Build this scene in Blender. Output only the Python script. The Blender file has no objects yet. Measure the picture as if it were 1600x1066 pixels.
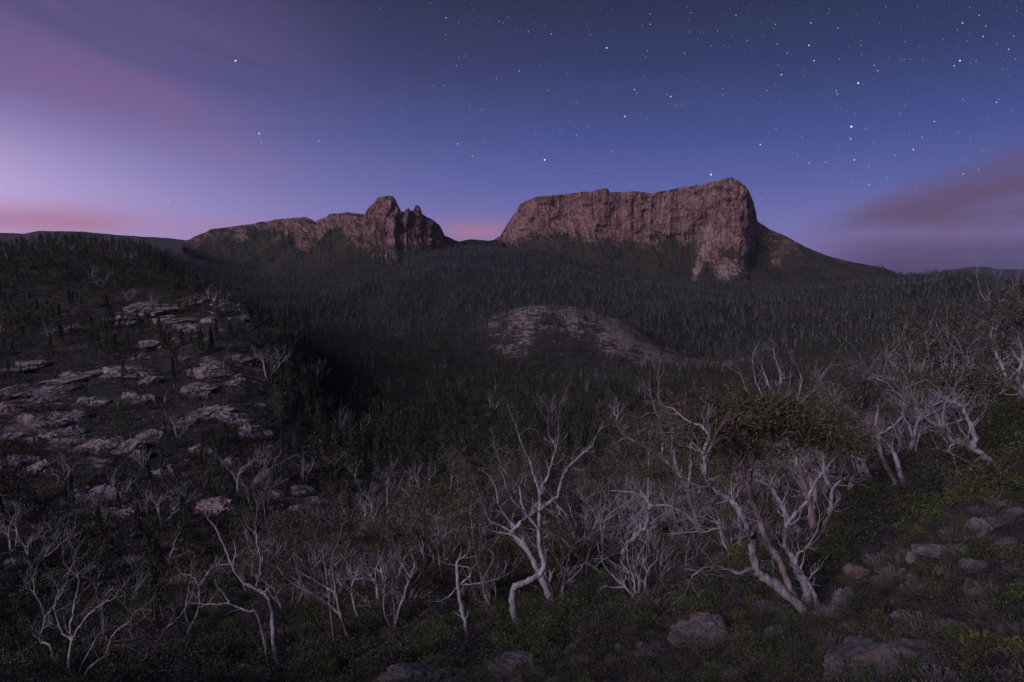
import bpy, bmesh, math, random
import numpy as np
from mathutils import Vector

# ------------------------------------------------------------------ camera, sky, sun, exposure
scene = bpy.context.scene
COL = scene.collection
F = 1067.0                      # focal length in photo pixels (1600 wide), about 24 mm
PITCH = math.atan(103.0 / F)
SP, CP = math.sin(PITCH), math.cos(PITCH)

cam_d = bpy.data.cameras.new('camera')
cam_d.sensor_width = 36.0
cam_d.lens = 36.0 * F / 1600.0
cam_d.clip_start = 0.1
cam_d.clip_end = 120000.0
cam = bpy.data.objects.new('camera', cam_d)
COL.objects.link(cam)
cam.location = (0, 0, 0)
cam.rotation_euler = (math.radians(90) - PITCH, 0, 0)
scene.camera = cam

SUN_EL = math.radians(24.0)
SUN_AZ = math.radians(-136.0)   # measured from the view direction (+Y), left is negative
SUN_STRENGTH = 2.1
SUN_COL = (1.0, 0.82, 0.98)
sun_d = bpy.data.lights.new('sun', 'SUN')
sun_d.energy = SUN_STRENGTH
sun_d.angle = math.radians(28.0)
sun_d.color = SUN_COL
sun = bpy.data.objects.new('sun', sun_d)
COL.objects.link(sun)
sdir = Vector((math.sin(SUN_AZ) * math.cos(SUN_EL), math.cos(SUN_AZ) * math.cos(SUN_EL), math.sin(SUN_EL)))
sun.rotation_euler = sdir.to_track_quat('Z', 'Y').to_euler()
sun.location = sdir * 300

scene.view_settings.view_transform = 'Standard'
scene.view_settings.look = 'None'
scene.view_settings.gamma = 1.0
scene.view_settings.exposure = 0.0
scene.view_settings.use_curve_mapping = False
scene.render.engine = 'CYCLES'
scene.cycles.use_denoising = True
scene.cycles.max_bounces = 4
scene.cycles.diffuse_bounces = 2
scene.cycles.glossy_bounces = 1
scene.cycles.transparent_max_bounces = 4
scene.cycles.volume_bounces = 0
scene.cycles.sample_clamp_indirect = 4.0


def s2l(*c):
    out = []
    for v in c:
        v = v / 255.0
        out.append(v / 12.92 if v <= 0.04045 else ((v + 0.055) / 1.055) ** 2.4)
    return tuple(out) + (1.0,)


class NT:
    """tiny expression helper for shader node trees"""
    def __init__(s, tree):
        s.t = tree

    def node(s, typ, **kw):
        n = s.t.nodes.new(typ)
        for k, v in kw.items():
            setattr(n, k, v)
        return n

    def put(s, sock, v):
        if hasattr(v, 'links'):
            s.t.links.new(v, sock)
        elif v is not None:
            sock.default_value = v

    def m(s, op, a, b=None, c=None, clamp=False):
        n = s.node('ShaderNodeMath', operation=op, use_clamp=clamp)
        s.put(n.inputs[0], a)
        if b is not None:
            s.put(n.inputs[1], b)
        if c is not None:
            s.put(n.inputs[2], c)
        return n.outputs[0]

    def add(s, a, b): return s.m('ADD', a, b)
    def sub(s, a, b): return s.m('SUBTRACT', a, b)
    def mul(s, a, b): return s.m('MULTIPLY', a, b)

    def rng(s, v, a, b, c=0.0, d=1.0, smooth=True):
        n = s.node('ShaderNodeMapRange', interpolation_type='SMOOTHSTEP' if smooth else 'LINEAR')
        n.clamp = True if hasattr(n, 'clamp') else None
        s.put(n.inputs['Value'], v)
        n.inputs['From Min'].default_value = a
        n.inputs['From Max'].default_value = b
        n.inputs['To Min'].default_value = c
        n.inputs['To Max'].default_value = d
        return n.outputs[0]

    def gauss(s, v, mu, sig):
        q = s.m('DIVIDE', s.sub(v, mu), sig)
        return s.m('EXPONENT', s.mul(s.mul(q, q), -0.5))

    def mix(s, fac, a, b):
        n = s.node('ShaderNodeMix', data_type='RGBA')
        s.put(n.inputs[0], fac)
        s.put(n.inputs[6], a)
        s.put(n.inputs[7], b)
        return n.outputs[2]

    def addc(s, a, b, fac=1.0):
        n = s.node('ShaderNodeMix', data_type='RGBA', blend_type='ADD')
        s.put(n.inputs[0], fac)
        s.put(n.inputs[6], a)
        s.put(n.inputs[7], b)
        return n.outputs[2]

    def vec(s, x, y, z):
        n = s.node('ShaderNodeCombineXYZ')
        s.put(n.inputs[0], x); s.put(n.inputs[1], y); s.put(n.inputs[2], z)
        return n.outputs[0]

    def noise(s, v, scale, detail=4.0, rough=0.55, dist=0.0):
        n = s.node('ShaderNodeTexNoise')
        s.put(n.inputs['Vector'], v)
        n.inputs['Scale'].default_value = scale
        n.inputs['Detail'].default_value = detail
        n.inputs['Roughness'].default_value = rough
        n.inputs['Distortion'].default_value = dist
        return n.outputs[0]

    def ramp(s, v, stops):
        n = s.node('ShaderNodeValToRGB')
        s.put(n.inputs[0], v)
        e = n.color_ramp.elements
        e[0].position, e[0].color = stops[0]
        e[1].position, e[1].color = stops[-1]
        for p, c in stops[1:-1]:
            q = e.new(p); q.color = c
        return n.outputs[0]


def azel(px, py):
    dx, dy = (px - 800.0) / F, (533.0 - py) / F
    y, z = CP + dy * SP, -SP + dy * CP
    return math.atan2(dx, y), math.atan2(z, math.hypot(dx, y))


def build_world():
    w = bpy.data.worlds.new('World')
    scene.world = w
    w.use_nodes = True
    t = w.node_tree
    for n in list(t.nodes):
        t.nodes.remove(n)
    N = NT(t)
    out = N.node('ShaderNodeOutputWorld')
    bg = N.node('ShaderNodeBackground')
    t.links.new(bg.outputs[0], out.inputs[0])
    tc = N.node('ShaderNodeTexCoord')
    sep = N.node('ShaderNodeSeparateXYZ')
    t.links.new(tc.outputs['Generated'], sep.inputs[0])
    x, y, z = sep.outputs
    az = N.m('ARCTAN2', x, y)
    el = N.m('ARCSINE', z)
    d = math.radians
    e01 = N.m('DIVIDE', N.add(el, d(10)), d(100))
    P = lambda deg: (deg + 10) / 100.0
    base = N.ramp(e01, [(0.0, s2l(92, 80, 118)), (P(0), s2l(128, 108, 162)), (P(3.5), s2l(116, 112, 174)),
                        (P(7), s2l(86, 95, 160)), (P(11), s2l(63, 77, 138)), (P(16), s2l(47, 58, 102)),
                        (P(21), s2l(37, 45, 76)), (P(40), s2l(36, 43, 72)), (1.0, s2l(34, 41, 70))])
    # twilight glow where the sun has gone down
    sky = N.node('ShaderNodeTexSky', sky_type='NISHITA')
    sky.sun_disc = False
    sky.sun_elevation = d(1.0)
    sky.sun_rotation = SUN_AZ
    sky.altitude = 1200
    col = N.addc(base, N.mix(1.0, (0, 0, 0, 1), sky.outputs[0]), 0.004)
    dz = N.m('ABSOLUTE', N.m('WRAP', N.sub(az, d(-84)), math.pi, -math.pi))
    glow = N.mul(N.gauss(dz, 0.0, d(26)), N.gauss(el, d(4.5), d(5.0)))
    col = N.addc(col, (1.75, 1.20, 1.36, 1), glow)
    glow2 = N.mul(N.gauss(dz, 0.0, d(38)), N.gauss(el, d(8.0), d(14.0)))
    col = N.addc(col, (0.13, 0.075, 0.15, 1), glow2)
    # long-exposure cloud streaks, laid out in azimuth and elevation
    v1 = N.vec(N.mul(az, 1.0), N.add(N.mul(el, 4.2), N.mul(az, 1.1)), 3.7)
    n1 = N.noise(v1, 2.9, 4.0, 0.5, 0.7)
    veil = N.mul(N.rng(az, d(-8), d(-31)), N.rng(el, d(7.5), d(13.5)))
    veil = N.mul(veil, N.rng(n1, 0.30, 0.66, 0.12, 1.0))
    veil = N.mul(veil, N.rng(el, d(24), d(15), 0.45, 1.0))
    col = N.mix(N.mul(veil, 0.70), col, s2l(108, 92, 146))
    c2 = N.add(d(10.3), N.mul(N.add(az, d(22)), -0.22))
    edge = N.mul(N.m('SMOOTH_MIN', N.gauss(el, c2, d(2.0)), 1.0, 0.1), N.mul(N.rng(az, d(-14), d(-23)), N.rng(az, d(-46), d(-30))))
    col = N.mix(N.mul(N.mul(edge, N.rng(n1, 0.25, 0.6)), 0.34), col, s2l(146, 104, 142))
    low = N.mul(N.gauss(el, d(3.7), d(0.8)), N.rng(az, d(-23.5), d(-33)))
    col = N.mix(N.mul(low, 0.75), col, s2l(172, 116, 146))
    for (pa, pe, sa, se, f) in ((345, 356, 2.0, 0.45, 0.45), (742, 362, 2.4, 0.65, 0.7)):
        a0, e0 = azel(pa, pe)
        q = N.mul(N.gauss(az, a0, d(sa)), N.gauss(el, e0, d(se)))
        col = N.mix(N.mul(q, f), col, s2l(176, 122, 150))
    # right hand cloud wedge and low bank
    n2 = N.noise(N.vec(N.mul(az, 1.0), N.sub(N.mul(el, 5.0), N.mul(az, 0.9)), 9.1), 5.0, 4.0, 0.55, 0.2)
    a0, e0 = azel(1235, 366)
    a1, e1 = azel(1600, 297)
    tt = N.m('DIVIDE', N.sub(az, a0), a1 - a0)
    cen = N.add(e0, N.mul(tt, e1 - e0))
    half = N.add(d(0.6), N.mul(N.m('MAXIMUM', tt, 0.0), d(3.0)))
    off = N.m('ABSOLUTE', N.add(N.sub(el, cen), N.mul(N.sub(n2, 0.5), d(2.6))))
    wedge = N.mul(N.rng(N.m('DIVIDE', off, half), 1.3, 0.15), N.rng(tt, -0.05, 0.5))
    wedge = N.mul(wedge, N.rng(n2, 0.3, 0.62, 0.55, 1.0))
    col = N.mix(N.mul(wedge, 0.9), col, s2l(98, 76, 104))
    bank = N.mul(N.rng(N.add(el, N.mul(N.sub(n2, 0.5), d(1.2))), d(3.6), d(2.3)), N.rng(az, d(21), d(29)))
    col = N.mix(N.mul(bank, 0.9), col, N.ramp(N.rng(el, d(0.2), d(3.2), 0, 1, False),
                [(0.0, s2l(62, 52, 84)), (0.45, s2l(84, 66, 104)), (1.0, s2l(122, 98, 146))]))
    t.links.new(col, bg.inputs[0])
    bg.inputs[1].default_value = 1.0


build_world()

# ------------------------------------------------------------------ helpers
RNG = np.random.default_rng(11)


def px2w(px, py, Y):
    """point seen at photo pixel (px, py) at forward distance Y metres"""
    dx, dy = (px - 800.0) / F, (533.0 - py) / F
    y, z = CP + dy * SP, -SP + dy * CP
    return np.stack(np.broadcast_arrays(dx / y * Y, Y + 0 * dx, z / y * Y), -1).astype(float)


def _hash(ix, iy, iz):
    n = (ix * 374761393 + iy * 668265263 + iz * 2147483647 + 1013904223) & 0xffffffff
    n = ((n ^ (n >> 13)) * 1274126177) & 0xffffffff
    n = ((n ^ (n >> 16)) * 2246822519) & 0xffffffff
    return ((n ^ (n >> 15)) & 0xffffff).astype(np.float64) / 0xffffff


def vnoise(x, y, z=0.0):
    x, y, z = np.broadcast_arrays(np.asarray(x, float), np.asarray(y, float), np.asarray(z, float))
    fx, fy, fz = np.floor(x), np.floor(y), np.floor(z)
    ix, iy, iz = fx.astype(np.int64), fy.astype(np.int64), fz.astype(np.int64)
    u, v, w = x - fx, y - fy, z - fz
    u = u * u * u * (u * (u * 6 - 15) + 10); v = v * v * v * (v * (v * 6 - 15) + 10); w = w * w * (3 - 2 * w)
    r = 0
    for a in (0, 1):
        for b in (0, 1):
            for c in (0, 1):
                r = r + _hash(ix + a, iy + b, iz + c) * (u if a else 1 - u) * (v if b else 1 - v) * (w if c else 1 - w)
    return r * 2 - 1


def fbm(x, y, z=0.0, oct=4, gain=0.5, ridged=False):
    r, a, f, tot = 0, 1.0, 1.0, 0
    for k in range(oct):
        n = vnoise(np.asarray(x) * f + 17.3 * k, np.asarray(y) * f - 9.1 * k, np.asarray(z) * f + 5.7 * k)
        if ridged:
            n = 1 - 2 * np.abs(n)
        r = r + a * n; tot += a
        a *= gain; f *= 2.03
    return r / tot


def mk_mesh(name, V, Q=None, T=None, mat=None, smooth=False):
    V = np.asarray(V, np.float32).reshape(-1, 3)
    me = bpy.data.meshes.new(name)
    loops, starts, n = [], [], 0
    if Q is not None and len(Q):
        Q = np.asarray(Q, np.int32).reshape(-1, 4)
        loops.append(Q.ravel()); starts.append(np.arange(len(Q)) * 4); n = Q.size
    if T is not None and len(T):
        T = np.asarray(T, np.int32).reshape(-1, 3)
        loops.append(T.ravel()); starts.append(n + np.arange(len(T)) * 3)
    loops = np.concatenate(loops).astype(np.int32); starts = np.concatenate(starts).astype(np.int32)
    me.vertices.add(len(V)); me.vertices.foreach_set('co', V.ravel())
    me.loops.add(len(loops)); me.loops.foreach_set('vertex_index', loops)
    me.polygons.add(len(starts)); me.polygons.foreach_set('loop_start', starts)
    me.polygons.foreach_set('use_smooth', np.full(len(starts), smooth, bool))
    me.update(calc_edges=True)
    if mat is not None:
        me.materials.append(mat)
    return me


def link(name, data, parent=None, loc=None):
    o = bpy.data.objects.new(name, data)
    COL.objects.link(o)
    if parent is not None:
        o.parent = parent
    if loc is not None:
        o.location = loc
    return o


def tag(o, label, cat=None, group=None, kind=None):
    o['label'] = label
    if cat: o['category'] = cat
    if group: o['group'] = group
    if kind: o['kind'] = kind
    return o


def attr(me, name, vals):
    a = me.attributes.new(name, 'FLOAT', 'POINT')
    a.data.foreach_set('value', np.asarray(vals, np.float32).ravel())


def copy_thing(src, loc, rz=0.0, sc=1.0, tilt=(0, 0)):
    r = src.copy(); COL.objects.link(r)
    r.location = loc
    r.rotation_euler = (tilt[0], tilt[1], rz)
    r.scale = (sc, sc, sc) if np.isscalar(sc) else sc
    for ch in src.children:
        c = ch.copy(); COL.objects.link(c); c.parent = r
    return r


# ------------------------------------------------------------------ materials
def new_mat(name):
    m = bpy.data.materials.new(name)
    m.use_nodes = True
    N = NT(m.node_tree)
    b = m.node_tree.nodes['Principled BSDF']
    b.inputs['Roughness'].default_value = 0.85
    b.inputs['Specular IOR Level'].default_value = 0.2
    return m, N, b


def bump(N, b, h, strength, dist):
    n = N.node('ShaderNodeBump')
    n.inputs['Strength'].default_value = strength
    n.inputs['Distance'].default_value = dist
    N.put(n.inputs['Height'], h)
    N.t.links.new(n.outputs[0], b.inputs['Normal'])


def C(r, g, b): return (r, g, b, 1.0)


def foliage_mat(name, c1, c2, c3=None, scale=1.5):
    m, N, b = new_mat(name)
    g = N.node('ShaderNodeNewGeometry')
    oi = N.node('ShaderNodeObjectInfo')
    n = N.noise(g.outputs['Position'], scale, 3.0, 0.6)
    f = N.m('ADD', N.mul(N.sub(n, 0.5), 2.0), oi.outputs['Random'], clamp=True)
    col = N.mix(f, c1, c2)
    if c3:
        n2 = N.noise(g.outputs['Position'], scale * 0.35, 2.0)
        col = N.mix(N.rng(n2, 0.5, 0.68), col, c3)
    N.put(b.inputs['Base Color'], col)
    b.inputs['Roughness'].default_value = 0.55
    b.inputs['Specular IOR Level'].default_value = 0.3
    return m


def bark_mat(name, c1, c2, c3):
    m, N, b = new_mat(name)
    tc = N.node('ShaderNodeTexCoord')
    mp = N.node('ShaderNodeMapping')
    N.t.links.new(tc.outputs['Object'], mp.inputs[0])
    mp.inputs['Scale'].default_value = (1, 1, 0.22)
    n1 = N.noise(mp.outputs[0], 9.0, 5.0, 0.7, 0.8)
    n2 = N.noise(mp.outputs[0], 2.4, 4.0, 0.6, 0.6)
    n4 = N.noise(tc.outputs['Object'], 6.0, 4.0, 0.65)
    col = N.mix(N.rng(n1, 0.38, 0.62), c1, c2)
    col = N.mix(N.rng(n2, 0.48, 0.60), col, c3)
    col = N.mix(N.rng(n4, 0.56, 0.68, 0, 0.8), col, C(c3[0] * .45, c3[1] * .45, c3[2] * .5))
    N.put(b.inputs['Base Color'], col)
    bump(N, b, n1, 0.5, 0.05)
    b.inputs['Roughness'].default_value = 0.75
    return m


def rock_mat(name, c1, c2, c3, veg=None, scale=1.0, vegthr=(0.5, 0.62), steep=(0.55, 0.85), bs=0.8, bd=0.2):
    m, N, b = new_mat(name)
    g = N.node('ShaderNodeNewGeometry')
    p = g.outputs['Position']
    n1 = N.noise(p, 0.8 * scale, 6.0, 0.65, 0.3)
    n2 = N.noise(p, 0.22 * scale, 4.0, 0.6)
    n3 = N.noise(p, 4.0 * scale, 4.0, 0.7)
    col = N.mix(N.rng(n1, 0.35, 0.65), c1, c2)
    col = N.mix(N.rng(n2, 0.52, 0.68), col, c3)
    col = N.mix(N.rng(n3, 0.58, 0.72, 0, 0.6), col, C(c1[0] * 0.45, c1[1] * 0.47, c1[2] * 0.5))
    if veg:
        s = N.node('ShaderNodeSeparateXYZ')
        N.t.links.new(g.outputs['Normal'], s.inputs[0])
        f = N.mul(N.rng(n1, vegthr[0], vegthr[1]), N.rng(s.outputs[2], steep[0], steep[1]))
        col = N.mix(f, col, veg)
    N.put(b.inputs['Base Color'], col)
    bump(N, b, N.add(n1, N.mul(n3, 0.5)), bs, bd)
    b.inputs['Roughness'].default_value = 0.9
    return m


M_GUM = foliage_mat('gum_foliage', C(.038, .046, .021), C(.074, .077, .034), C(.078, .062, .038), 1.2)
M_GUMRED = foliage_mat('rusty_gum_foliage', C(0.054, 0.047, 0.042), C(0.088, 0.065, 0.058), C(0.054, 0.058, 0.039), 1.2)
M_LIME = foliage_mat('lime_shrub_foliage', C(.050, .072, .022), C(.098, .115, .034), None, 2.0)
M_OLIVE = foliage_mat('olive_shrub_foliage', C(.038, .050, .025), C(.076, .080, .036), None, 2.0)
M_DARK = foliage_mat('dark_heath_foliage', C(0.033, 0.035, 0.039), C(0.067, 0.060, 0.058), None, 2.0)
M_RUST = foliage_mat('rusty_heath_foliage', C(.060, .040, .028), C(.105, .060, .040), None, 2.0)
M_GREYTWIG = foliage_mat('grey_twigs', C(.11, .105, .11), C(.22, .20, .205), None, 2.0)
M_PINE = foliage_mat('conifer_foliage', C(0.033, 0.041, 0.034), C(0.067, 0.071, 0.050), None, 0.15)
M_FOREST = foliage_mat('forest_foliage', C(.020, .028, .022), C(.040, .047, .030), C(.052, .046, .036), 0.01)
M_BARK = bark_mat('pale_gum_bark', C(.20, .20, .225), C(.38, .37, .41), C(.15, .125, .13))
M_BARKPINK = bark_mat('pinkish_gum_bark', C(.13, .092, .096), C(.22, .17, .175), C(.32, .30, .325))
M_DEAD = bark_mat('bleached_dead_wood', C(.21, .21, .235), C(.40, .39, .43), C(.14, .135, .15))
M_TRUNK = bark_mat('dark_conifer_bark', C(.10, .085, .075), C(.17, .15, .14), C(.07, .06, .055))
M_ROCK = rock_mat('lichen_boulder_rock', C(.070, .070, .078), C(.16, .155, .16), C(.17, .12, .105), C(.045, .046, .030), 2.2, (0.52, 0.64), (0.6, 0.9), 0.9, 0.12)
M_SLAB = rock_mat('pale_slab_rock', C(.16, .148, .16), C(.31, .285, .30), C(.32, .24, .23), C(.045, .046, .032), 0.6, (0.50, 0.60), (0.55, 0.9), 1.0, 0.35)

# ------------------------------------------------------------------ terrain
def slope_px(px, py):
    a, e = azel(px, py)
    return math.tan(e)


# profile of the ground along each line of sight: (ground distance, photo row where it shows)
NEAR = [(1.0, None), (4.0, None)]
PROF = {
    -350: [(12, 1150), (18, 1120), (25, 1090), (35, 1050), (50, 985), (80, 860), (110, 750), (140, 670), (180, 590), (230, 515), (300, 445), (360, 405), (430, 388), (480, 386), (600, 400), (1000, 420), (2500, 400), (4000, 430), (14000, 440)],
    0: [(12, 1150), (18, 1120), (25, 1090), (35, 1050), (50, 985), (80, 860), (110, 755), (140, 675), (180, 595), (230, 525), (300, 455), (360, 412), (430, 394), (480, 392), (600, 402), (1000, 420), (2500, 400), (4000, 430), (14000, 440)],
    100: [(12, 1150), (18, 1120), (25, 1090), (35, 1050), (50, 985), (80, 860), (110, 752), (140, 670), (180, 590), (230, 520), (300, 448), (360, 404), (430, 384), (480, 382), (600, 396), (1000, 420), (2500, 400), (4000, 430), (14000, 440)],
    220: [(12, 1150), (18, 1120), (25, 1088), (35, 1045), (50, 975), (80, 852), (110, 748), (140, 662), (180, 582), (230, 512), (300, 446), (360, 408), (410, 394), (450, 393), (560, 410), (1000, 430), (2000, 395), (4000, 430), (14000, 440)],
    330: [(12, 1150), (18, 1120), (25, 1086), (35, 1038), (50, 968), (80, 850), (100, 772), (130, 682), (170, 590), (215, 515), (260, 474), (300, 458), (330, 455), (400, 468), (600, 485), (1000, 470), (1500, 440), (1900, 425), (4000, 430), (14000, 440)],
    430: [(12, 1150), (18, 1118), (25, 1082), (35, 1030), (50, 955), (80, 845), (100, 775), (130, 695), (170, 605), (210, 546), (250, 515), (290, 508), (350, 520), (600, 522), (900, 505), (1200, 478), (1500, 452), (1900, 440), (4000, 430), (14000, 440)],
    550: [(12, 1140), (18, 1100), (25, 1062), (35, 1005), (50, 930), (80, 828), (120, 742), (200, 645), (300, 580), (450, 540), (600, 522), (800, 530), (1000, 510), (1300, 474), (1600, 440), (1850, 422), (4000, 430), (14000, 440)],
    700: [(12, 1130), (18, 1086), (25, 1042), (35, 980), (50, 905), (80, 812), (150, 692), (300, 588), (450, 543), (600, 520), (700, 516), (850, 524), (1000, 508), (1300, 462), (1700, 412), (1900, 396), (2100, 388), (2500, 390), (4000, 430), (14000, 440)],
    830: [(12, 1130), (18, 1076), (25, 1022), (35, 960), (50, 890), (80, 802), (150, 692), (300, 594), (450, 535), (580, 496), (640, 486), (700, 489), (800, 520), (900, 525), (1100, 488), (1500, 440), (1900, 404), (2050, 396), (2400, 390), (4000, 430), (14000, 440)],
    950: [(12, 1130), (18, 1070), (25, 1002), (35, 930), (50, 860), (80, 790), (150, 694), (300, 604), (450, 548), (570, 516), (640, 504), (700, 510), (800, 530), (900, 520), (1100, 488), (1500, 456), (1850, 434), (2000, 424), (2400, 410), (4000, 430), (14000, 440)],
    1100: [(12, 1120), (18, 1050), (25, 970), (35, 892), (50, 832), (80, 780), (150, 694), (300, 614), (480, 572), (600, 572), (700, 572), (1000, 506), (1500, 470), (1800, 456), (1950, 448), (2400, 430), (4000, 430), (14000, 440)],
    1250: [(12, 1110), (18, 1020), (23, 955), (30, 880), (40, 812), (60, 765), (100, 738), (200, 680), (350, 620), (600, 556), (1000, 490), (1600, 456), (1950, 446), (2250, 440), (2600, 436), (4000, 430), (14000, 440)],
    1350: [(12, 1090), (18, 990), (23, 920), (30, 834), (40, 766), (60, 722), (100, 732), (300, 630), (600, 552), (1000, 488), (1500, 456), (1850, 448), (2000, 444), (2400, 440), (4000, 436), (14000, 440)],
    1500: [(12, 1075), (16, 980), (22, 850), (30, 745), (40, 690), (60, 655), (100, 700), (300, 625), (600, 540), (1000, 480), (1400, 452), (1700, 446), (2100, 448), (4000, 440), (14000, 440)],
    1600: [(12, 1060), (16, 950), (22, 815), (30, 705), (42, 632), (60, 608), (100, 650), (300, 610), (600, 525), (1000, 475), (1400, 458), (1700, 452), (2100, 452), (4000, 442), (14000, 440)],
    1950: [(12, 1020), (20, 780), (30, 620), (45, 540), (60, 520), (100, 560), (300, 560), (700, 490), (1500, 455), (4000, 442), (14000, 440)],
}
BACK = {  # heights (m) by distance, unseen ground; rise behind camera shaped for its shade
    -90: [(1, -1.7), (10, -3.5), (30, -6), (100, -8), (200, -4), (400, 14), (1000, 20), (4000, -40), (14000, -120)],
    90: [(1, -1.7), (10, -3.5), (30, -3), (100, 2), (300, 4), (1000, -40), (4000, -60), (14000, -120)],
    135: [(1, -1.6), (10, -1.2), (40, 4), (100, 10), (300, 10), (1000, -40), (4000, -80), (14000, -120)],
    180: [(1, -1.6), (10, -0.6), (40, 5), (100, 12), (300, 14), (1000, -30), (4000, -80), (14000, -120)],
    -135: [(1, -1.6), (10, -0.6), (40, 4), (100, 9), (300, 8), (1000, -30), (4000, -80), (14000, -120)],
}


def pchip(xs, ys, q):
    xs = np.asarray(xs, float); ys = np.asarray(ys, float)
    h = np.diff(xs); dl = np.diff(ys) / h
    m = np.zeros_like(ys)
    same = dl[:-1] * dl[1:] > 0
    w1 = 2 * h[1:] + h[:-1]; w2 = h[1:] + 2 * h[:-1]
    with np.errstate(divide='ignore', invalid='ignore'):
        hm = (w1 + w2) / (w1 / dl[:-1] + w2 / dl[1:])
    m[1:-1] = np.where(same, hm, 0)
    m[0], m[-1] = dl[0], dl[-1]
    i = np.clip(np.searchsorted(xs, q) - 1, 0, len(h) - 1)
    t = np.clip((q - xs[i]) / h[i], 0, 1)
    return ((1 + 2 * t) * (1 - t) ** 2 * ys[i] + t * (1 - t) ** 2 * h[i] * m[i]
            + t * t * (3 - 2 * t) * ys[i + 1] + t * t * (t - 1) * h[i] * m[i + 1])


NR = 400
R0, R1 = 0.5, 14000.0
LR = np.linspace(math.log(R0), math.log(R1), NR)
RR = np.exp(LR)
front = np.radians(np.linspace(-50, 50, 560))
back = np.radians(np.linspace(50, 310, 74)[1:-1])
TH = np.concatenate([front, back])           # increasing, -50 .. 310 degrees
NTH = len(TH)


def build_terrain():
    cols = []
    for px, prof in PROF.items():
        th = math.atan((px - 800.0) / F)
        rs = [0.5, 1.0, 4.0] + [p[0] for p in prof]
        es = [-1.65 / 0.5, -1.7, -0.78] + [slope_px(px, p[1]) for p in prof]
        cols.append((th, pchip(np.log(rs), es, LR)))
    for dg, prof in BACK.items():
        th = math.radians(dg)
        rs = [0.5] + [p[0] for p in prof]; es = [-1.65 / 0.5] + [p[1] / p[0] for p in prof]
        cols.append((th, pchip(np.log(rs), es, LR)))
    full = []
    for th, e in cols:
        for k in (-1, 0, 1):
            full.append((th + k * 2 * math.pi, e))
    full.sort(key=lambda c: c[0])
    ths = np.array([c[0] for c in full]); E = np.array([c[1] for c in full])   # (n, NR)
    # monotone cubic across the bearing
    out = np.zeros((NTH, NR))
    for j in range(NR):
        out[:, j] = pchip(ths, E[:, j], TH)
    X = np.sin(TH)[:, None] * RR[None]; Y = np.cos(TH)[:, None] * RR[None]
    Z = out * RR[None]
    # relief: rocks and hollows near, knolls and gullies far
    wr = lambda a, b: np.clip((LR - math.log(a)) / math.log(b / a), 0, 1)[None]
    Z += 0.22 * fbm(X / 2.2, Y / 2.2, 0, 4) * wr(2, 10) * (1 - 0.5 * wr(200, 400))
    Z += 0.8 * fbm(X / 11, Y / 11, 3, 4) * wr(12, 40)
    Z += 1.8 * fbm(X / 38, Y / 38, 7, 4) * wr(60, 160)
    Z += 5.0 * fbm(X / 120, Y / 120, 9, 5, ridged=True) * wr(350, 900)
    Z += 26.0 * fbm(X / 260 + 0.2 * fbm(X / 300, Y / 300, 6, 2), Y / 900, 5, 4, ridged=True) * wr(800, 1250) * (1 - wr(1700, 2050) * 0.55)
    Z -= 34.0 * np.exp(-(np.log(RR / 900) / 0.24) ** 2)[None] * np.exp(-((TH + 0.14) / 0.20) ** 2)[:, None]
    Z += 8.0 * np.exp(-(np.log(RR / 630) / 0.16) ** 2)[None] * np.exp(-((TH - 0.10) / 0.2) ** 2)[:, None]
    Z -= 26.0 * np.exp(-(np.log(RR / 850) / 0.14) ** 2)[None] * np.exp(-((TH - 0.10) / 0.24) ** 2)[:, None]
    Z -= 12.0 * np.exp(-(np.log(RR / 420) / 0.25) ** 2)[None] * np.exp(-((TH - 0.05) / 0.2) ** 2)[:, None]
    # stepped ledges on the left hillside
    led = np.exp(-((TH - math.radians(-24)) / math.radians(13)) ** 2)[:, None] * wr(60, 90) * (1 - wr(230, 330))
    s = Z / 3.2 + 0.5 * fbm(X / 25, Y / 25, 2, 3)
    Z += led * 3.2 * 0.42 * (np.sin(2 * math.pi * s) / (2 * math.pi)) * 1.6
    return X, Y, Z


TX, TY, TZ = build_terrain()


def height(x, y):
    x = np.asarray(x, float); y = np.asarray(y, float)
    th = np.arctan2(x, y)
    th = np.where(th < TH[0], th + 2 * math.pi, th)
    lr = np.log(np.clip(np.hypot(x, y), R0, R1 * 0.999))
    fi = np.interp(th, np.append(TH, TH[0] + 2 * math.pi), np.arange(NTH + 1))
    i = np.clip(np.floor(fi).astype(int), 0, NTH - 1); a = fi - i
    i2 = (i + 1) % NTH
    fj = (lr - LR[0]) / (LR[1] - LR[0])
    j = np.clip(np.floor(fj).astype(int), 0, NR - 2); b = fj - j
    return (TZ[i, j] * (1 - a) * (1 - b) + TZ[i2, j] * a * (1 - b) + TZ[i, j + 1] * (1 - a) * b + TZ[i2, j + 1] * a * b)


_TS = np.exp(np.linspace(math.log(5.0), math.log(3500.0), 900))


def ground_at(px, py):
    """first ground point along the line of sight (authoring aid: where a thing stands)"""
    px = np.atleast_1d(np.asarray(px, float)); py = np.atleast_1d(np.asarray(py, float))
    d = px2w(px, py, 1.0)
    P = d[:, None, :] * _TS[None, :, None]
    hh = height(P[..., 0], P[..., 1])
    below = P[..., 2] < hh
    k = np.where(below.any(1), below.argmax(1), len(_TS) - 1)
    k = np.clip(k, 1, None)
    n = np.arange(len(px))
    g0 = P[n, k - 1, 2] - hh[n, k - 1]; g1 = P[n, k, 2] - hh[n, k]
    t = np.clip(g0 / np.where(abs(g0 - g1) < 1e-9, 1, g0 - g1), 0, 1)
    Q = P[n, k - 1] * (1 - t)[:, None] + P[n, k] * t[:, None]
    Q[:, 2] = height(Q[:, 0], Q[:, 1])
    return Q


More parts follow.
